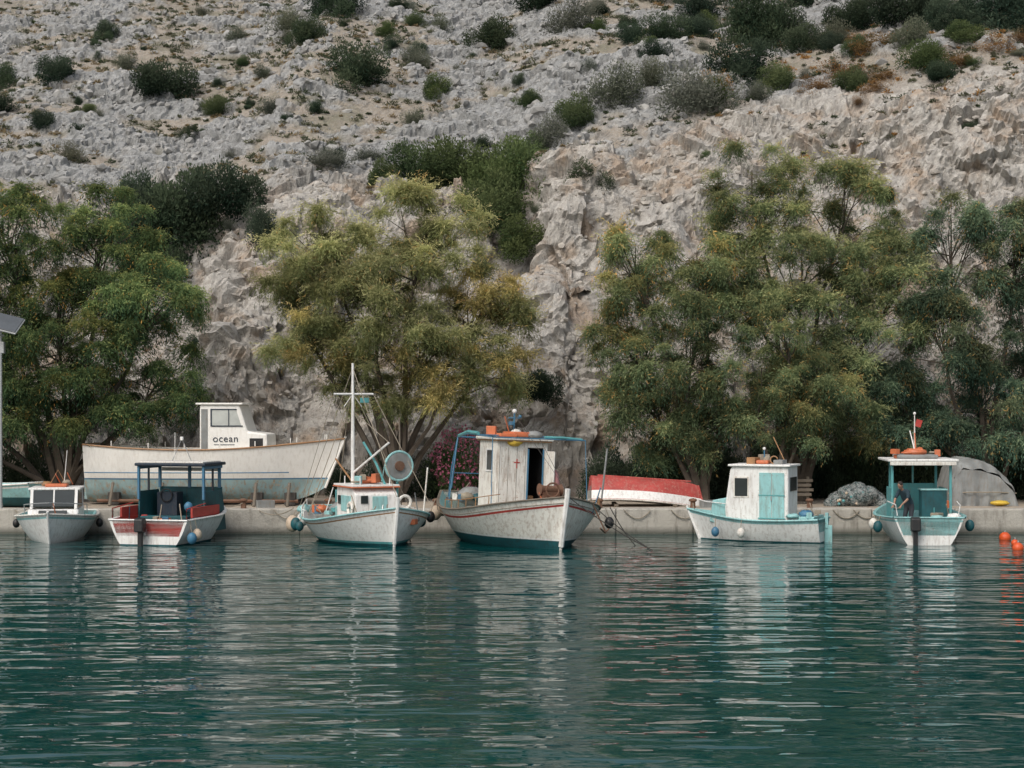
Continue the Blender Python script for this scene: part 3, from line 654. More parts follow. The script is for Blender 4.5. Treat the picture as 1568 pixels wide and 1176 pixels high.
# --- blue/white boat with mast
b3=empty('wooden_fishing_boat',(-4.78,57.0,0),R(-65))
Pf,sh=hull(b3,5.3,3.8,1.05,.76,1.24,.45,[W['dkteal'],W['teal'],W['white'],W['tanwood'],W['ltteal'],W['white'],W['deck']],transom=.55,deck=.42,rake=.3,w1=.08,w2=.15,full=3.8,stripe=(.17,.13),ns=40)
tube(b3,'stem_post',[(2.7,0,.1),(2.85,0,.7),(2.95,0,1.25),(2.97,0,1.55)],.065,W['white'])
prism(b3,'cuddy',[(-.6,.42),(1.2,.42),(1.15,1.55),(.9,1.75),(-.6,1.8)],-.72,.72,W['white'],.03)
box(b3,'cuddy_roof',(.2,0,1.83),(1.8,1.6,.06),W['white']); box(b3,'cuddy_trim',(.2,0,1.78),(1.84,1.64,.04),W['orange'])
box(b3,'cuddy_door',(1.19,.1,1.05),(.03,.5,.9),W['ltteal'],(0,-.04,0)); box(b3,'cuddy_panel',(.3,-.73,1.25),(.9,.02,.5),W['ltteal']); box(b3,'cuddy_window',(-.3,-.74,1.35),(.25,.02,.28),W['glass']); box(b3,'cuddy_window',(1.18,-.42,1.4),(.03,.24,.25),W['glass'],(0,-.04,0))
for xx,yy in [(-.45,-.5),(1.0,-.5),(1.0,.5),(-.45,.5)]: tube(b3,'roof_stanchion',[(xx,yy,1.85),(xx,yy,2.1)],.02,W['white'])
box(b3,'engine_casing',(-1.3,0,.75),(.8,.8,.6),W['ltteal']); ball(b3,'net_heap',(-.1,.1,1.95),(.5,.4,.13),W['orange'],lump=.3,seed=3); ball(b3,'net_heap',(-2,0,.9),(.4,.5,.3),W['tarp'],lump=.3,seed=31)
ball(b3,'net_heap',(1.9,.3,.75),(.4,.5,.25),W['rope'],lump=.3,seed=32)
clutter(b3,1.2,2.2,-1.1,1.1,.65,14,51,('teal','white','orange','rope','ltteal','tarp')); clutter(b3,-2.3,-.8,-1.3,1.3,.8,18,52,('teal','white','orange','rope','ltteal','blue')); clutter(b3,-.5,.9,-.6,.6,1.88,6,53,('white','orange','rope','ltteal'))
tube(b3,'mast',[(-.1,-.35,.5),(-.1,-.35,3.2),(-.1,-.35,5.75)],[.065,.06,.04],W['white'],9)
tube(b3,'mast_crossbar',[(-.1,-1.0,4.75),(-.1,.35,4.75)],.035,W['white']); tube(b3,'mast_crossbar',[(-.1,-.65,4.35),(-.1,-.35,4.75),(-.1,-.05,4.35)],.014,W['white'])
tube(b3,'boom',[(-.1,-.35,2.2),(1.2,.4,3.2)],.035,W['white']); tube(b3,'gaff',[(-.1,-.35,1.9),(-2.2,-.2,2.6)],.03,W['tanwood'])
tube(b3,'derrick',[(.9,.4,1.8),(.6,.2,2.5),(.2,-.1,3.2)],.04,W['teal'])
stays=[([(-.1,-.35,5.6),(2.95,0,1.5)],.014),([(-.1,-.35,5.5),(-2.6,0,1.1)],.014),([(-.1,-.35,4.9),(-.3,-1.8,.85)],.014),([(-.1,-.35,4.9),(-.3,1.8,.85)],.014),([(-.1,-1.0,4.75),(-1.8,-1.6,1.0)],.012),([(-.1,.35,4.75),(1.9,1.6,1.1)],.012),([(-.1,-.35,4.2),(1.2,.4,3.2)],.012),([(-.1,-.35,5.6),(-1.2,-1.7,1.0)],.012),([(-.1,-.35,4.8),(-2.2,-.2,2.6)],.012),([(-2.2,-.2,2.6),(-2.5,-.9,1.1)],.012)]
tubes(b3,'rigging',stays,W['rope'],4)
box(b3,'pennant',(-.1,.05,4.55),(.02,.3,.16),W['teal'])
tube(b3,'net_hauler_post',[(.9,.75,.7),(.95,.8,2.3)],.045,W['teal']); ring(b3,'net_hauler_rim',(1.05,.8,2.45),.46,.04,W['ltteal'],'x',24)
tube(b3,'net_hauler_disc',[(1.0,.8,2.45),(1.08,.8,2.45)],.42,W['tarp'],24); tube(b3,'net_hauler_hub',[(.98,.8,2.45),(1.14,.8,2.45)],.16,W['rust'],12)
tube(b3,'boat_pole',[(.6,1.05,.8),(.3,1.1,4.0)],.028,W['greywood']); tube(b3,'boat_pole',[(1.6,1.4,.8),(1.5,1.6,2.4)],.025,W['oldwhite'])
box(b3,'tiller_head',(-2.6,0,1.2),(.12,.12,.7),W['teal']); tube(b3,'tiller',[(-2.6,0,1.4),(-1.6,.1,1.3)],.03,W['tanwood'])
ring(b3,'life_ring',(.9,-.8,1.1),.2,.05,W['oldwhite'],'y'); ring(b3,'life_ring',(1.3,.9,1.3),.2,.05,W['oldwhite'],'x')
for c,r_,mt in [((-1.9,-1.8,.5),.22,'buff'),((-1.0,-1.98,.55),.17,'dkteal'),((-.6,-1.98,.5),.13,'dkteal'),((.1,1.95,.6),.16,'dkteal'),((-2.4,-1.3,.6),.2,'white')]: fender(b3,c,r_,W[mt],(c[0],c[1]*.93,.95))
rl=[]
for s in (-1,1):
    rl.append(([(x,s*(y-.03),z+.25) for x,y,z in sh[1:16]],.016))
    for x,y,z in sh[1:16:3]: rl.append(([(x,s*(y-.03),z),(x,s*(y-.03),z+.25)],.016))
tubes(b3,'side_rail',rl,W['white'])

# --- cabin cruiser stern-on (dark top)
b2=empty('cabin_motorboat',(-10.85,57.3,0),R(77))
hull(b2,4.6,2.85,.82,.85,1.25,.35,[W['dkteal'],W['white'],W['white'],W['white'],W['white'],W['red'],W['deck']],transom=.93,deck=.3,rake=.5,p=.3,w1=.04,w2=.1,th=.09,full=2.6)
for s in (-1,1):
    box(b2,'side_coaming',(-.6,s*1.2,1.0),(2.2,.07,.32),W['red']); prism(b2,'cabin_side',[(-.6,.3),(1.3,.3),(.95,1.62),(-.5,1.62)],s*1.12-.03,s*1.12+.03,W['dkteal'])
    box(b2,'cabin_side_trim',(-.55,s*1.12,1.9),(.1,.08,1.1),W['blue']); box(b2,'cabin_mid_post',(.2,s*1.12,2.0),(.07,.06,.85),W['navy']); box(b2,'cabin_top_rail',(.2,s*1.12,2.38),(1.5,.07,.1),W['blue'])
box(b2,'windscreen_lower',(1.05,0,1.05),(.06,2.2,1.3),W['dkteal']); box(b2,'windscreen_blind',(.97,0,2.28),(.02,2.0,.12),W['ltglass'])
for yy in (-1.05,0,1.05): box(b2,'windscreen_post',(.93,yy,2.05),(.08,.1,.75),W['blue'])
box(b2,'windscreen_header',(.93,0,2.4),(.08,2.2,.08),W['navy'])
box(b2,'roof',(.2,0,2.48),(1.75,2.45,.1),W['navy'],bev=.04); box(b2,'roof_panel',(.2,0,2.55),(1.5,2.2,.05),W['oldwhite'])
box(b2,'console',(.5,.5,1.1),(.5,.7,.9),W['navy']); box(b2,'seat',(-.9,0,.6),(.5,1.6,.5),W['dkteal']); ring(b2,'steering_wheel',(.2,.5,1.45),.2,.02,W['black'],'x')
box(b2,'fuel_tank',(-1.6,-.7,.55),(.4,.5,.35),W['orange']); ball(b2,'blue_bucket',(-.9,-.75,1.15),(.14,.14,.16),W['blue'])
clutter(b2,-2.0,-.8,-1.1,1.1,.6,10,61,('navy','orange','rope','red','dkteal','blue'))
outboard(b2,-2.3,.15,.3,W['black'])
tube(b2,'roof_aerial',[(.2,.2,2.55),(.1,.15,3.5)],.012,W['white']); tube(b2,'roof_mast',[(.4,-.3,2.55),(.3,0,3.3),(.2,.3,2.55)],.018,W['steel']); box(b2,'nav_light',(.3,0,3.3),(.1,.1,.12),W['white'])
for c,mt in [((-1.9,-1.47,.35),'buff'),((-2.2,-1.43,.25),'blue')]: fender(b2,c,.15,W[mt],(c[0],c[1]*.95,.85))
tube(b2,'grab_rail',[(-2.2,-1.25,.85),(-2.2,-1.25,1.15),(-.7,-1.25,1.25)],.02,W['red']); tube(b2,'grab_rail',[(-2.2,1.25,.85),(-2.2,1.25,1.15),(-.7,1.25,1.25)],.02,W['red'])

# --- small cabin boat far left, bow-on
b1=empty('small_cabin_boat',(-14.95,57.9,0),R(-82))
Pf,sh=hull(b1,4.0,2.6,.85,.80,.98,.35,[W['white'],W['white'],W['white'],W['ltteal'],W['oldwhite'],W['ltteal'],W['ltteal']],transom=.85,deck=.55,rake=.45,w1=.03,w2=.08,full=3.0)
prism(b1,'cabin_lower',[(-.9,.55),(1.2,.55),(.95,1.02),(-.9,1.05)],-.8,.8,W['white'],.04)
box(b1,'windscreen_glass',(.72,0,1.36),(.04,1.3,.55),W['glass'],(0,-.35,0)); 
for s in (-1,1):
    box(b1,'windscreen_post',(.72,s*.70,1.36),(.07,.1,.72),W['white'],(0,-.35,0)); prism(b1,'side_window',[(-.7,1.05),(.75,1.05),(.5,1.6),(-.6,1.6)],s*.74-.02,s*.74+.02,W['glass'],.01); box(b1,'rear_post',(-.75,s*.74,1.35),(.1,.07,.62),W['white'])
box(b1,'windscreen_mullion',(.73,0,1.36),(.05,.05,.6),W['white'],(0,-.35,0)); box(b1,'roof',(-.1,0,1.67),(1.5,1.65,.08),W['white'],bev=.03)
box(b1,'foredeck_hatch_glass',(1.12,0,.85),(.05,.9,.32),W['glass'],(0,-.45,0)); box(b1,'roof_locker',(-.1,0,1.76),(.6,.7,.1),W['orange'],bev=.04); tube(b1,'aerial',[(-.3,.2,1.7),(-.35,.3,2.9)],.012,W['white']); tube(b1,'roof_arch',[(-.4,-.3,1.7),(-.4,0,2.25),(-.4,.3,1.7)],.018,W['tanwood'])
clutter(b1,-.6,.4,-.6,.6,1.72,5,71,('orange','rope','tanwood')); clutter(b1,1.3,1.7,-.4,.4,.6,3,72)
for s in (-1,1):
    tube(b1,'bow_rail',[(.2,s*1.0,.85),(.3,s*1.0,1.15),(1.5,s*.5,1.25),(2.2,0,1.3)],.016,W['steel']); fender(b1,(-.4,s*1.34,.5),.12,W['black'],(-.4,s*1.24,.8))

# --- white and teal cabin boat (right)
b5=empty('cabin_fishing_boat',(8.1,57.3,0),R(157))
Pf,sh=hull(b5,4.1,1.95,.78,.72,1.0,.35,[W['dkteal'],W['white'],W['white'],W['ltteal'],W['ltteal'],W['ltteal'],W['deck']],transom=.85,deck=.35,rake=.45,w1=.03,w2=.06,full=2.3,stripe=(.14,.03))
prism(b5,'cabin',[(-1.05,.35),(1.0,.35),(1.05,1.1),(.88,2.3),(.8,2.42),(-1.05,2.42)],-.62,.62,W['white'],.05)
box(b5,'roof',(-.1,0,2.45),(2.05,1.42,.07),W['white'],bev=.03); prism(b5,'foredeck_box',[(1.0,.5),(1.6,.6),(1.5,1.3),(1.0,1.4)],-.5,.5,W['ltteal'],.03)
for s in (-1,1):
    box(b5,'cabin_window',(.5,s*.635,1.75),(.42,.03,.58),W['glass'],bev=.012); box(b5,'window_surround',(.5,s*.628,1.75),(.52,.02,.68),W['oldwhite'])
    box(b5,'door_leaf',(-.30,s*.635,1.5),(.40,.035,1.45),W['ltteal']); box(b5,'door_leaf',(-.72,s*.635,1.5),(.40,.035,1.45),W['ltteal'])
    box(b5,'door_rail',(-.51,s*.655,1.5),(.86,.02,.04),W['teal']); box(b5,'door_sill',(-.51,s*.65,.76),(.9,.04,.04),W['teal'])
box(b5,'door_handle',(-.5,.665,1.4),(.04,.03,.16),W['steel']); box(b5,'aft_window',(-1.065,0,1.85),(.03,.8,.45),W['glass']); box(b5,'front_window',(.99,0,1.75),(.03,.9,.5),W['glass'],(0,-.13,0))
box(b5,'roof_box',(-.1,.1,2.55),(.4,.4,.12),W['orange'],bev=.05); box(b5,'roof_box',(-.6,-.1,2.55),(.3,.6,.14),W['tarp']); tube(b5,'antenna',[(-.1,0,2.5),(-.1,0,2.95)],.02,W['blue']); ball(b5,'nav_lamp',(-.1,0,2.98),.05,W['white']); ring(b5,'roof_hoop',(-.45,.1,2.62),.12,.02,W['tanwood'],'y')
clutter(b5,-.8,.4,-.5,.5,2.48,5,81,('orange','tarp','tanwood','rope')); clutter(b5,-1.8,-1.2,-.7,.7,.75,6,82,('ltteal','rope','white','blue'))
box(b5,'stern_locker',(-1.65,0,.62),(.5,1.4,.45),W['ltteal']); box(b5,'rudder_head',(-2.15,0,.7),(.1,.1,.5),W['ltteal']); box(b5,'rudder',(-2.2,0,.1),(.25,.05,.9),W['ltteal'])
tube(b5,'rail',[(1.0,.65,1.2),(1.7,.5,1.25),(2.3,.1,1.35)],.015,W['white'])
for c,mt in [((.4,1.02,.3),'oldwhite'),((1.3,.85,.3),'blue')]: fender(b5,c,.13,W[mt],(c[0],c[1]*.93,.75))

# --- open boat with canopy (far right)
b6=empty('canopy_motorboat',(13.25,57.6,0),R(86))
Pf,sh=hull(b6,4.5,2.8,.88,.85,1.3,.4,[W['white'],W['white'],W['white'],W['ltteal'],W['ltteal'],W['ltteal'],W['deck']],transom=.78,deck=.3,rake=.45,w1=.04,w2=.1,full=2.4)
for xx,yy in [(-.9,-.9),(-.9,.95),(1.0,-.75),(1.0,.75)]: box(b6,'canopy_post',(xx,yy,1.55),(.08,.08,2.1),W['teal'])
box(b6,'canopy_roof',(.0,0,2.62),(2.3,2.25,.08),W['white'],bev=.03); box(b6,'canopy_valance',(-1.12,0,2.52),(.05,2.1,.12),W['oldwhite']); box(b6,'canopy_roof_gear',(-.1,.1,2.73),(1.2,1.3,.12),W['tarp'],bev=.05); box(b6,'life_jacket_pile',(-.3,.6,2.72),(.4,.4,.12),W['orange'],bev=.04)
ring(b6,'orange_lifebuoy',(-.1,.1,2.86),.3,.085,W['orange'],'z'); box(b6,'orange_float',(-.1,.1,2.9),(.5,.5,.16),W['orange'],bev=.06)
box(b6,'forward_screen',(1.05,0,1.35),(.05,1.5,.9),W['teal']); box(b6,'forward_header',(1.03,0,2.5),(.04,1.5,.1),W['teal']); box(b6,'forward_mullion',(1.03,0,2.15),(.05,.06,.7),W['teal']); box(b6,'side_screen',(.3,-.85,1.2),(1.3,.05,1.0),W['teal']); box(b6,'side_screen',(.3,.85,1.2),(1.3,.05,1.0),W['teal'])
box(b6,'aft_locker',(-.5,-.4,1.0),(.6,.8,1.3),W['dkteal']); box(b6,'aft_locker_lid',(-.5,-.4,1.67),(.66,.86,.05),W['ltteal'])
clutter(b6,-1.8,-.9,-1.0,-.2,.7,6,91,('teal','white','rope','ltteal')); clutter(b6,-.9,.6,-.8,.8,2.7,7,92,('orange','tarp','white','rope'))
tube(b6,'mast',[(0,.1,2.8),(0,.1,4.1)],[.035,.015],W['oldwhite']); tube(b6,'mast_strut',[(-.3,.1,2.8),(0,.1,3.5)],.02,W['orange']); box(b6,'flag',(.0,-.03,3.8),(.015,.2,.24),W['red'],(.3,0,0)); ball(b6,'mast_lamp',(0,.1,4.12),.05,W['white']); tube(b6,'mast_strut',[(.3,.1,2.8),(0,.1,3.4)],.02,W['oldwhite'])
outboard(b6,-2.2,.45,.3,W['black'])
tubes(b6,'stern_rail',[([(-2.0,s*.95,.9),(-2.0,s*1.0,1.25),(-.9,s*1.1,1.3)],.018) for s in (-1,1)],W['white'])
for c,mt in [((-1.2,-1.45,.55),'dkteal'),((-1.2,1.45,.5),'dkteal'),((-.5,1.5,.55),'oldwhite')]: fender(b6,c,.15,W[mt],(c[0],c[1]*.93,.85))

# --- white motor launch hauled out on the quay
bo=empty('beached_motor_launch',(-11.1,64.3,1.45),R(-3))
Pf,sh=hull(bo,8.6,2.7,1.55,1.36,1.75,.6,[W['peel'],W['blue'],W['cream'],W['cream'],W['tanwood'],W['cream'],W['deck']],transom=.82,deck=1.0,rake=.75,p=.3,w1=.26,w2=.31,full=2.2,stripe=(.2,.12))
tubes(bo,'boot_stripe',[([(x*.985,s*(y*.955+.012),.52) for x,y,z in sh[:24]],.022) for s in (1,-1)],W['blue'])
prism(bo,'cabin',[(-.1,1.0),(2.4,1.0),(2.35,1.9),(1.65,2.0),(1.35,2.95),(-.1,2.95)],-.85,.85,W['cream'],.06)
box(bo,'cabin_roof',(.62,0,2.99),(1.7,1.85,.07),W['cream'],bev=.03)
for s in (-1,1):
    prism(bo,'cabin_window',[(.35,2.2),(1.42,2.2),(1.22,2.78),(.35,2.78)],s*.855-.006,s*.855+.006,W['ltglass'],0)
    for q_ in [((.35,2.17),(1.47,2.17),(1.47,2.21),(.35,2.21)),((.35,2.77),(1.25,2.77),(1.25,2.81),(.35,2.81)),((.3,2.17),(.35,2.17),(.35,2.81),(.3,2.81)),((.95,2.2),(.98,2.2),(.98,2.78),(.95,2.78))]:
        prism(bo,'window_frame',list(q_),s*.868-.01,s*.868+.01,W['navy'],0)
    prism(bo,'companion_dark_panel',[(1.72,1.3),(2.2,1.3),(2.2,1.75),(1.72,1.75)],s*.856-.008,s*.856+.008,W['black'],0)  # flat black panel, painted darkness of the companion opening
    prism(bo,'aft_doorway',[(-.04,1.15),(.2,1.15),(.2,2.8),(-.04,2.8)],s*.856-.006,s*.856+.006,W['tarp'],0)
cu=bpy.data.curves.new('hull_lettering','FONT'); cu.body='ocean'; cu.size=.36; cu.extrude=.004; cu.space_character=1.1
to=bpy.data.objects.new('hull_lettering',cu); cu.materials.append(W['navy']); link(to,bo); to.location=(.38,-.866,1.62); to.rotation_euler=(R(90),0,0)
box(bo,'lettering_underline',(.8,-.862,1.52),(.75,.01,.02),W['navy'],bev=0)
box(bo,'rudder',(-4.4,0,.2),(.3,.06,1.4),W['peel'])
for xx in (-3.2,-1.4,.4,2.0,3.2):
    box(bo,'keel_block',(xx,0,-.62),(.35,1.9,.14),W['dkrope']); 
    for s in (-1,1): tube(bo,'shore_prop',[(xx,s*1.5,-.66),(xx,s*1.05,.15)],.055,W['greywood']); box(bo,'bilge_chock',(xx,s*.85,-.42),(.4,.3,.45),W['dkrope'])
tubes(bo,'cradle_rail',[([(-3.8,s*.95,-.5),(3.5,s*.95,-.5)],.07) for s in (-1,1)],W['rust'])
tubes(bo,'deck_rail',[([(x,s*(y-.08),z+.02),(x,s*(y-.08),z+.2)],.02) for x,y,z in sh[3:28:4] for s in (-1,1)],W['cream'])

# --- upturned red dinghy
br=empty('upturned_red_dinghy',(4.75,63.4,1.62),rot=(R(180-4),R(4),R(5)))
hull(br,3.9,1.7,.78,.70,.82,.12,[W['fadedred'],W['fadedred'],W['fadedred'],W['white'],W['oldwhite'],W['oldwhite'],W['oldwhite']],transom=.75,deck=.25,rake=.3,p=.42,w1=.04,w2=.2,full=2.3,stripe=(.36,.06))
box(br,'keel',(0,0,-.14),(3.4,.05,.06),W['fadedred'])
sp=empty('trestle',(4.7,63.4,.78)); box(sp,'beam',(-1,0,.05),(.15,1.8,.1),W['greywood']); box(sp,'beam',(1.1,0,.05),(.15,1.8,.1),W['greywood'])
bl=empty('rowing_boat',(-18.6,62.6,1.05),R(170))
hull(bl,3.6,1.5,.62,.55,.8,.25,[W['dkteal'],W['ltteal'],W['ltteal'],W['white'],W['white'],W['ltteal'],W['deck']],transom=.8,deck=.2,rake=.4,w1=.1,w2=.15)
box(bl,'thwart',(0,0,.42),(.25,1.3,.04),W['tanwood']); box(bl,'thwart',(-1,0,.42),(.25,1.2,.04),W['tanwood'])
# tarp-covered boat: draped sheet over a ridge
bt=empty('tarpaulin_covered_boat',(16.9,64.3,.78),R(0))
nu,nv=60,24; V=[];F=[]; g=random.Random(8)
prof_=[(-1.2,0),(-1.18,.75),(-1.0,1.45),(-.75,1.68),(-.1,1.62),(.55,1.35),(1.1,.6),(1.25,0)]
def pr(u):
    u*=7; i=min(6,int(u)); f=u-i; return (prof_[i][0]*(1-f)+prof_[i+1][0]*f, prof_[i][1]*(1-f)+prof_[i+1][1]*f)
for j in range(nv+1):
    v=j/nv*2-1; s=1-abs(v)**5*.22
    for i in range(nu+1):
        px_,pz_=pr(i/nu); wv=.035*math.sin(px_*11+v*3)+.03*math.sin(v*19+pz_*5+px_*3)+.03*abs(math.sin(px_*4.5+1))
        V.append((px_*(.92+.08*s)+wv*(pz_<1.4),v*1.1+.05*math.sin(px_*14+pz_*3),max(0,pz_*s+wv if pz_>.05 else 0)))
for j in range(nv):
    for i in range(nu):
        a=j*(nu+1)+i; F.append((a,a+1,a+nu+2,a+nu+1))
# vertical hanging pleats front and back
def pleat(vy,name):
    Vp=[];Fp=[]; nc,nr_=48,8
    for i in range(nc+1):
        px_,pz_=pr(i/nc)
        for k in range(nr_+1):
            h=max(0,(pz_*.78))*(k/nr_); Vp.append((px_,vy+math.copysign(.05+.06*math.sin(px_*13)*(1-k/nr_)+.05*(1-k/nr_),vy),h))
    for i in range(nc):
        for k in range(nr_):
            a=i*(nr_+1)+k; Fp.append((a,a+1,a+nr_+2,a+nr_+1))
    part(bt,name,Vp,Fp,W['tarp'],smooth=True)
part(bt,'tarpaulin',V,F,W['tarp'],smooth=True,sharp=40); pleat(-1.08,'tarpaulin_skirt'); pleat(1.08,'tarpaulin_skirt')
tubes(bt,'lashing',[([(-1.25,-1.0,.45),(-.5,-1.27,.5),(.5,-1.27,.5),(1.2,-1.0,.45)],.02)],W['rope']); ball(bt,'yellow_float',(.5,-1.4,.12),(.35,.2,.09),W['yellow'],lump=.3)
# net pile
np_=empty('fishing_net_pile',(12.35,63.2,.78))
m,n,l,b=newmat('pale_netting'); tc=n.new("ShaderNodeTexCoord").outputs["Object"]
c=mix(n,l,ramp(n,l,noise(n,l,tc,5,5,.75),[(.4,0.),(.58,1.)]),(.05,.075,.075),(.34,.36,.35))
l.new(c,b.inputs["Base Color"]); b.inputs["Roughness"].default_value=.9; bump(n,l,b,noise(n,l,tc,9,5,.7),.1)
NET=m
nb=[(-.62,0,.18,.38),(.62,.1,.2,.38),(0,-.2,.32,.46),(-.1,.3,.35,.45),(.35,-.2,.42,.34),(-.38,-.15,.42,.32),(.05,.05,.62,.26),(-.9,-.1,.08,.25),(.9,-.1,.08,.22)]
for i,(a_,bb,c_,r_) in enumerate(nb): ball(np_,'net_bundle',(a_,bb,c_),(r_*1.1,r_*.9,r_*.85),NET,seg=22,lump=.25,seed=i)
g=np.random.default_rng(77); k=5200; i_=g.integers(0,len(nb),k); na=np.array(nb)
d=norm(g.normal(size=(k,3))); c=na[i_][:,:3]+d*na[i_][:,3:4]*np.array([1.12,.92,.88])*g.uniform(.98,1.12,(k,1)); c[:,2]=np.maximum(c[:,2],.02)
t=norm(np.cross(d,g.normal(size=(k,3)))); w=norm(np.cross(t,d))
cc=np.where(g.random((k,1))<.6,np.array([.50,.52,.50]),np.where(g.random((k,1))<.5,np.array([.12,.24,.24]),np.array([.06,.07,.07])))
V,F,Cc=leaves(c,t*g.uniform(.03,.10,(k,1)),w*.009,cc); mesh_np('net_mesh',V,F,FOL,col=Cc,parent=np_)
for i in range(9): ball(np_,'float',(random.uniform(-.8,.8),-.45+random.uniform(-.1,.1),random.uniform(.08,.5)),.055,W['buff'] if i%2 else W['teal'],seg=8)
be=empty('timber_plank_stack',(10.0,64.6,.78)); g=random.Random(8)
for j in range(4):
    box(be,'plank',(g.uniform(-.05,.05),-.3,.35+.17*j),(1.9,.06,.11),W['greywood'])
for xx in (-.8,.8): box(be,'upright',(xx,-.2,.5),(.1,.12,1.0),W['greywood'])
tube(empty('leaning_pole',(3.05,60.9,.78)),'pole',[(0,0,0),(.25,.2,2.1)],.035,W['tarp'])
tube(empty('timber_post',(-.9,62.2,.78)),'post',[(0,0,0),(.03,.1,1.0),(.02,0,1.9)],.05,W['greywood'])
sl=empty('solar_street_lamp',(-17.66,60.9,.78))
tube(sl,'pole',[(0,0,0),(0,0,.3),(0,0,6.2)],[.09,.06,.05],W['steel'],10); box(sl,'solar_panel',(.05,0,6.5),(1.25,.9,.05),W['solar'],(R(35),R(14),0)); box(sl,'panel_frame',(.05,.0,6.46),(1.31,.96,.05),W['steel'],(R(35),R(14),0)); box(sl,'lamp_head',(.1,-.5,6.0),(.18,.6,.08),W['steel']); box(sl,'battery_box',(0,.05,5.6),(.25,.2,.4),W['steel'])
for x_,y_,r_ in [(16.1,57.6,.19),(15.35,53.5,.17),(15.8,55.4,.12)]:
    e=empty('mooring_buoy',(x_,y_,0)); ball(e,'float',(0,0,.06),r_,W['buoyor']); ring(e,'eye',(0,0,r_+.07),.04,.012,W['steel'],'x',10)
for x_,y_,mt in [(-8.6,61.5,'tarp'),(6.9,61.6,'tarp'),(14.9,61.4,'orange')]:
    e=empty('fish_crate',(x_,y_,.78),.3); box(e,'base',(0,0,.03),(.6,.4,.04),W[mt])
    for s in (-1,1): box(e,'side',(0,s*.2,.16),(.6,.03,.26),W[mt]); box(e,'end',(s*.29,0,.16),(.03,.37,.26),W[mt])
for i,(x_,y_) in enumerate([(-12.3,61.1),(1.2,61.3),(8.9,61.2)]):
    e=empty('rope_coil',(x_,y_,.82))
    for k in range(3): ring(e,'loop',(0,0,.04+.06*k),.28-.04*k,.035,W['rope'],'z')
ml=empty('mooring_lines')
for a_,c_ in [((-5.9,59.3,1.0),(-6.3,60.4,1.05)),((-1.5,59.4,1.25),(-2.6,60.4,1.05)),((6.0,58.0,1.0),(6.2,60.4,1.05)),((-15.4,59.6,.85),(-15.4,60.4,1.05)),((-10.2,59.6,1.2),(-9.2,60.4,1.05)),((13.0,59.8,1.2),(14.4,60.4,1.05)),((9.9,56.6,.75),(10.2,60.4,1.05)),((-11.7,55.4,.8),(-12.6,60.0,.8)),((5.2,60,.7),(3.9,60.02,.6)),((-7.2,58.2,1.0),(-8.6,60.0,.8)),((1.8,57.3,1.2),(3.0,60.4,1.05))]:
    tube(ml,'line',sag(a_,c_,.18),.016,W['rope'],5)
dr=[]
for xx in (-13.1,-12.8,-8.1,-6.9,3.8,5.4,10.9,11.6,-16.9):
    dr.append((sag((xx,59.93,.84),(xx+.9,59.93,.80),.28),.018))
tubes(ml,'draped_rope',dr,W['rope'],5)

# ------------------------------------------------------------ fisherman
def skin(parent,name,V,E,rad,mat,sub=2,root=0):
    bm=bmesh.new(); ly=bm.verts.layers.skin.verify()
    vs=[bm.verts.new(v) for v in V]
    for v,r_ in zip(vs,rad): v[ly].radius=(r_,r_) if not isinstance(r_,tuple) else r_
    vs[root][ly].use_root=True
    for a_,c_ in E: bm.edges.new((vs[a_],vs[c_]))
    me=bpy.data.meshes.new(name); bm.to_mesh(me); bm.free(); me.materials.append(mat)
    o=bpy.data.objects.new(name,me); link(o,parent)
    o.modifiers.new('s','SKIN'); sb=o.modifiers.new('d','SUBSURF'); sb.levels=sub; sb.render_levels=sub
    return o
m,n,l,b=newmat('shirt_and_trousers')
tc=n.new("ShaderNodeTexCoord").outputs["Object"]; sx=n.new("ShaderNodeSeparateXYZ"); l.new(tc,sx.inputs[0])
gt=n.new("ShaderNodeMath"); gt.operation='GREATER_THAN'; gt.inputs[1].default_value=.93; l.new(sx.outputs[2],gt.inputs[0])
c=mix(n,l,gt.outputs[0],(.04,.045,.055),(.022,.045,.06)); l.new(c,b.inputs["Base Color"]); b.inputs["Roughness"].default_value=.9; bump(n,l,b,noise(n,l,tc,9,4),.02)
CL=m
SK=paint('skin',(.34,.19,.13),.55,.06,.02); HR=paint('hair',(.03,.022,.018),.8,.2,0)
fm=empty('fisherman',(12.70,56.35,.31),R(-140))
V=[(0,0,.92),(.10,0,1.08),(.27,0,1.27),(.36,0,1.38),(.30,.17,1.33),(.30,-.17,1.33),(.40,.25,1.10),(.40,-.25,1.10),(0,.1,.86),(0,-.1,.86),(.10,.13,.48),(.06,-.14,.48),(-.02,.14,.09),(-.05,-.15,.09),(.13,.16,.045),(.1,-.18,.045)]
E=[(0,1),(1,2),(2,3),(2,4),(2,5),(4,6),(5,7),(0,8),(0,9),(8,10),(9,11),(10,12),(11,13),(12,14),(13,15)]
skin(fm,'body',V,E,[.14,.135,.15,.065,.075,.075,.05,.05,.1,.1,.065,.065,.045,.045,.035,.035],CL)
skin(fm,'neck',[(.34,0,1.36),(.42,0,1.45)],[(0,1)],[.055,.052],SK)
hd=empty('head_pivot',(.47,0,1.53)); hd.parent=fm; hd.rotation_euler=(0,R(35),0)
ball(hd,'head',(0,0,0),(.095,.075,.12),SK); ball(hd,'jaw',(.03,0,-.06),(.06,.055,.055),SK); ball(hd,'nose',(.1,0,-.015),(.02,.014,.022),SK); ball(hd,'mouth',(.086,0,-.062),(.01,.024,.006),W['pink'])
for s in (-1,1): ball(hd,'ear',(-.005,s*.077,-.01),(.018,.01,.03),SK); ball(hd,'eye',(.083,s*.03,.012),(.012,.012,.008),W['black'])
ball(hd,'hair',(-.022,0,.03),(.095,.083,.108),HR)
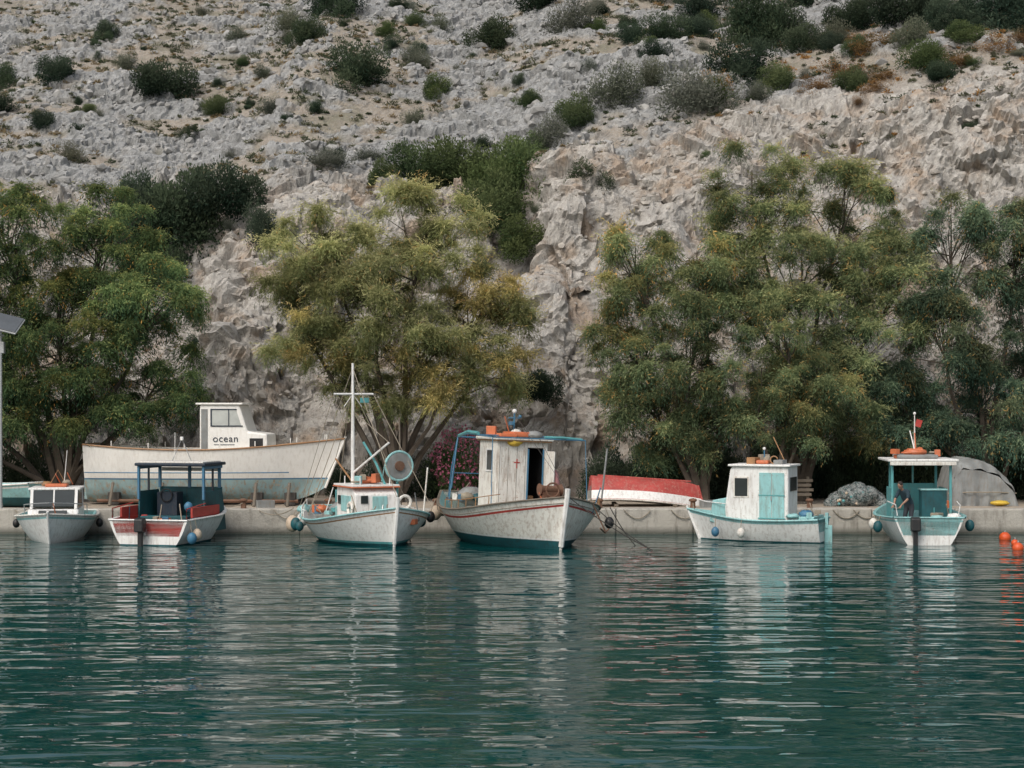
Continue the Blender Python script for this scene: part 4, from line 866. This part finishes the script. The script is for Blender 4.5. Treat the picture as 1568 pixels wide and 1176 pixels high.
for s in (-1,1):
    wr=Vector((.58,s*.15,.93)); skin(fm,'forearm',[(.39,s*.25,1.12),(.48,s*.21,1.03),wr,wr+Vector((.05,-s*.01,-.04))],[(0,1),(1,2),(2,3)],[.042,.04,.026,(.035,.018)],SK)
    V=[wr,wr+Vector((.06,0,-.05))];E=[(0,1)];ra=[.022,.026]
    for k in range(4):
        bs=wr+Vector((.085,(k-1.5)*.021,-.07)); ln=[.03,.034,.032,.025][k]
        i0=len(V); V+=[bs,bs+Vector((ln,0,-.02)),bs+Vector((ln+.012,0,-.05))]; E+=[(1,i0),(i0,i0+1),(i0+1,i0+2)]; ra+=[.0095,.0085,.007]
    i0=len(V); V+=[wr+Vector((.045,-s*.035,-.045)),wr+Vector((.075,-s*.05,-.08))]; E+=[(1,i0),(i0,i0+1)]; ra+=[.0105,.008]
    skin(fm,'hand',V,E,ra,SK,1)
tube(fm,'held_line',sag((.66,.15,.86),(.66,-.15,.86),.05),.012,W['rope'])

# ------------------------------------------------------------ light, sky, camera
SE=R(48)
w=bpy.data.worlds.new("World"); scene.world=w; w.use_nodes=True; nn=w.node_tree.nodes; ll=w.node_tree.links
bg=nn["Background"]; sk=nn.new("ShaderNodeTexSky"); sk.sky_type='NISHITA'; sk.sun_disc=False; sk.sun_elevation=SE; sk.air_density=1.2; sk.dust_density=4.0; sk.ozone_density=1.0
hs=nn.new("ShaderNodeHueSaturation"); hs.inputs["Saturation"].default_value=.55; ll.new(sk.outputs[0],hs.inputs["Color"]); ll.new(hs.outputs[0],bg.inputs[0]); bg.inputs[1].default_value=.15
d=Vector((-.45,-.75,0)).normalized()*math.cos(SE)+Vector((0,0,math.sin(SE)))
sk.sun_rotation=math.atan2(d.x,d.y)
sd=bpy.data.lights.new('sun','SUN'); sd.energy=1.4; sd.angle=R(20); sd.color=(1,.95,.88)
so=bpy.data.objects.new('sun',sd); link(so); so.rotation_euler=d.to_track_quat('Z','Y').to_euler()
cd=bpy.data.cameras.new('camera'); cam=bpy.data.objects.new('camera',cd); link(cam)
cam.location=(0,0,4.4); cam.rotation_euler=(R(90),0,0); cd.sensor_width=36; cd.lens=62; cd.shift_y=.0204; cd.clip_end=5000; cd.clip_start=.5
scene.camera=cam
scene.view_settings.view_transform='Standard'; scene.view_settings.look='None'; scene.view_settings.exposure=0
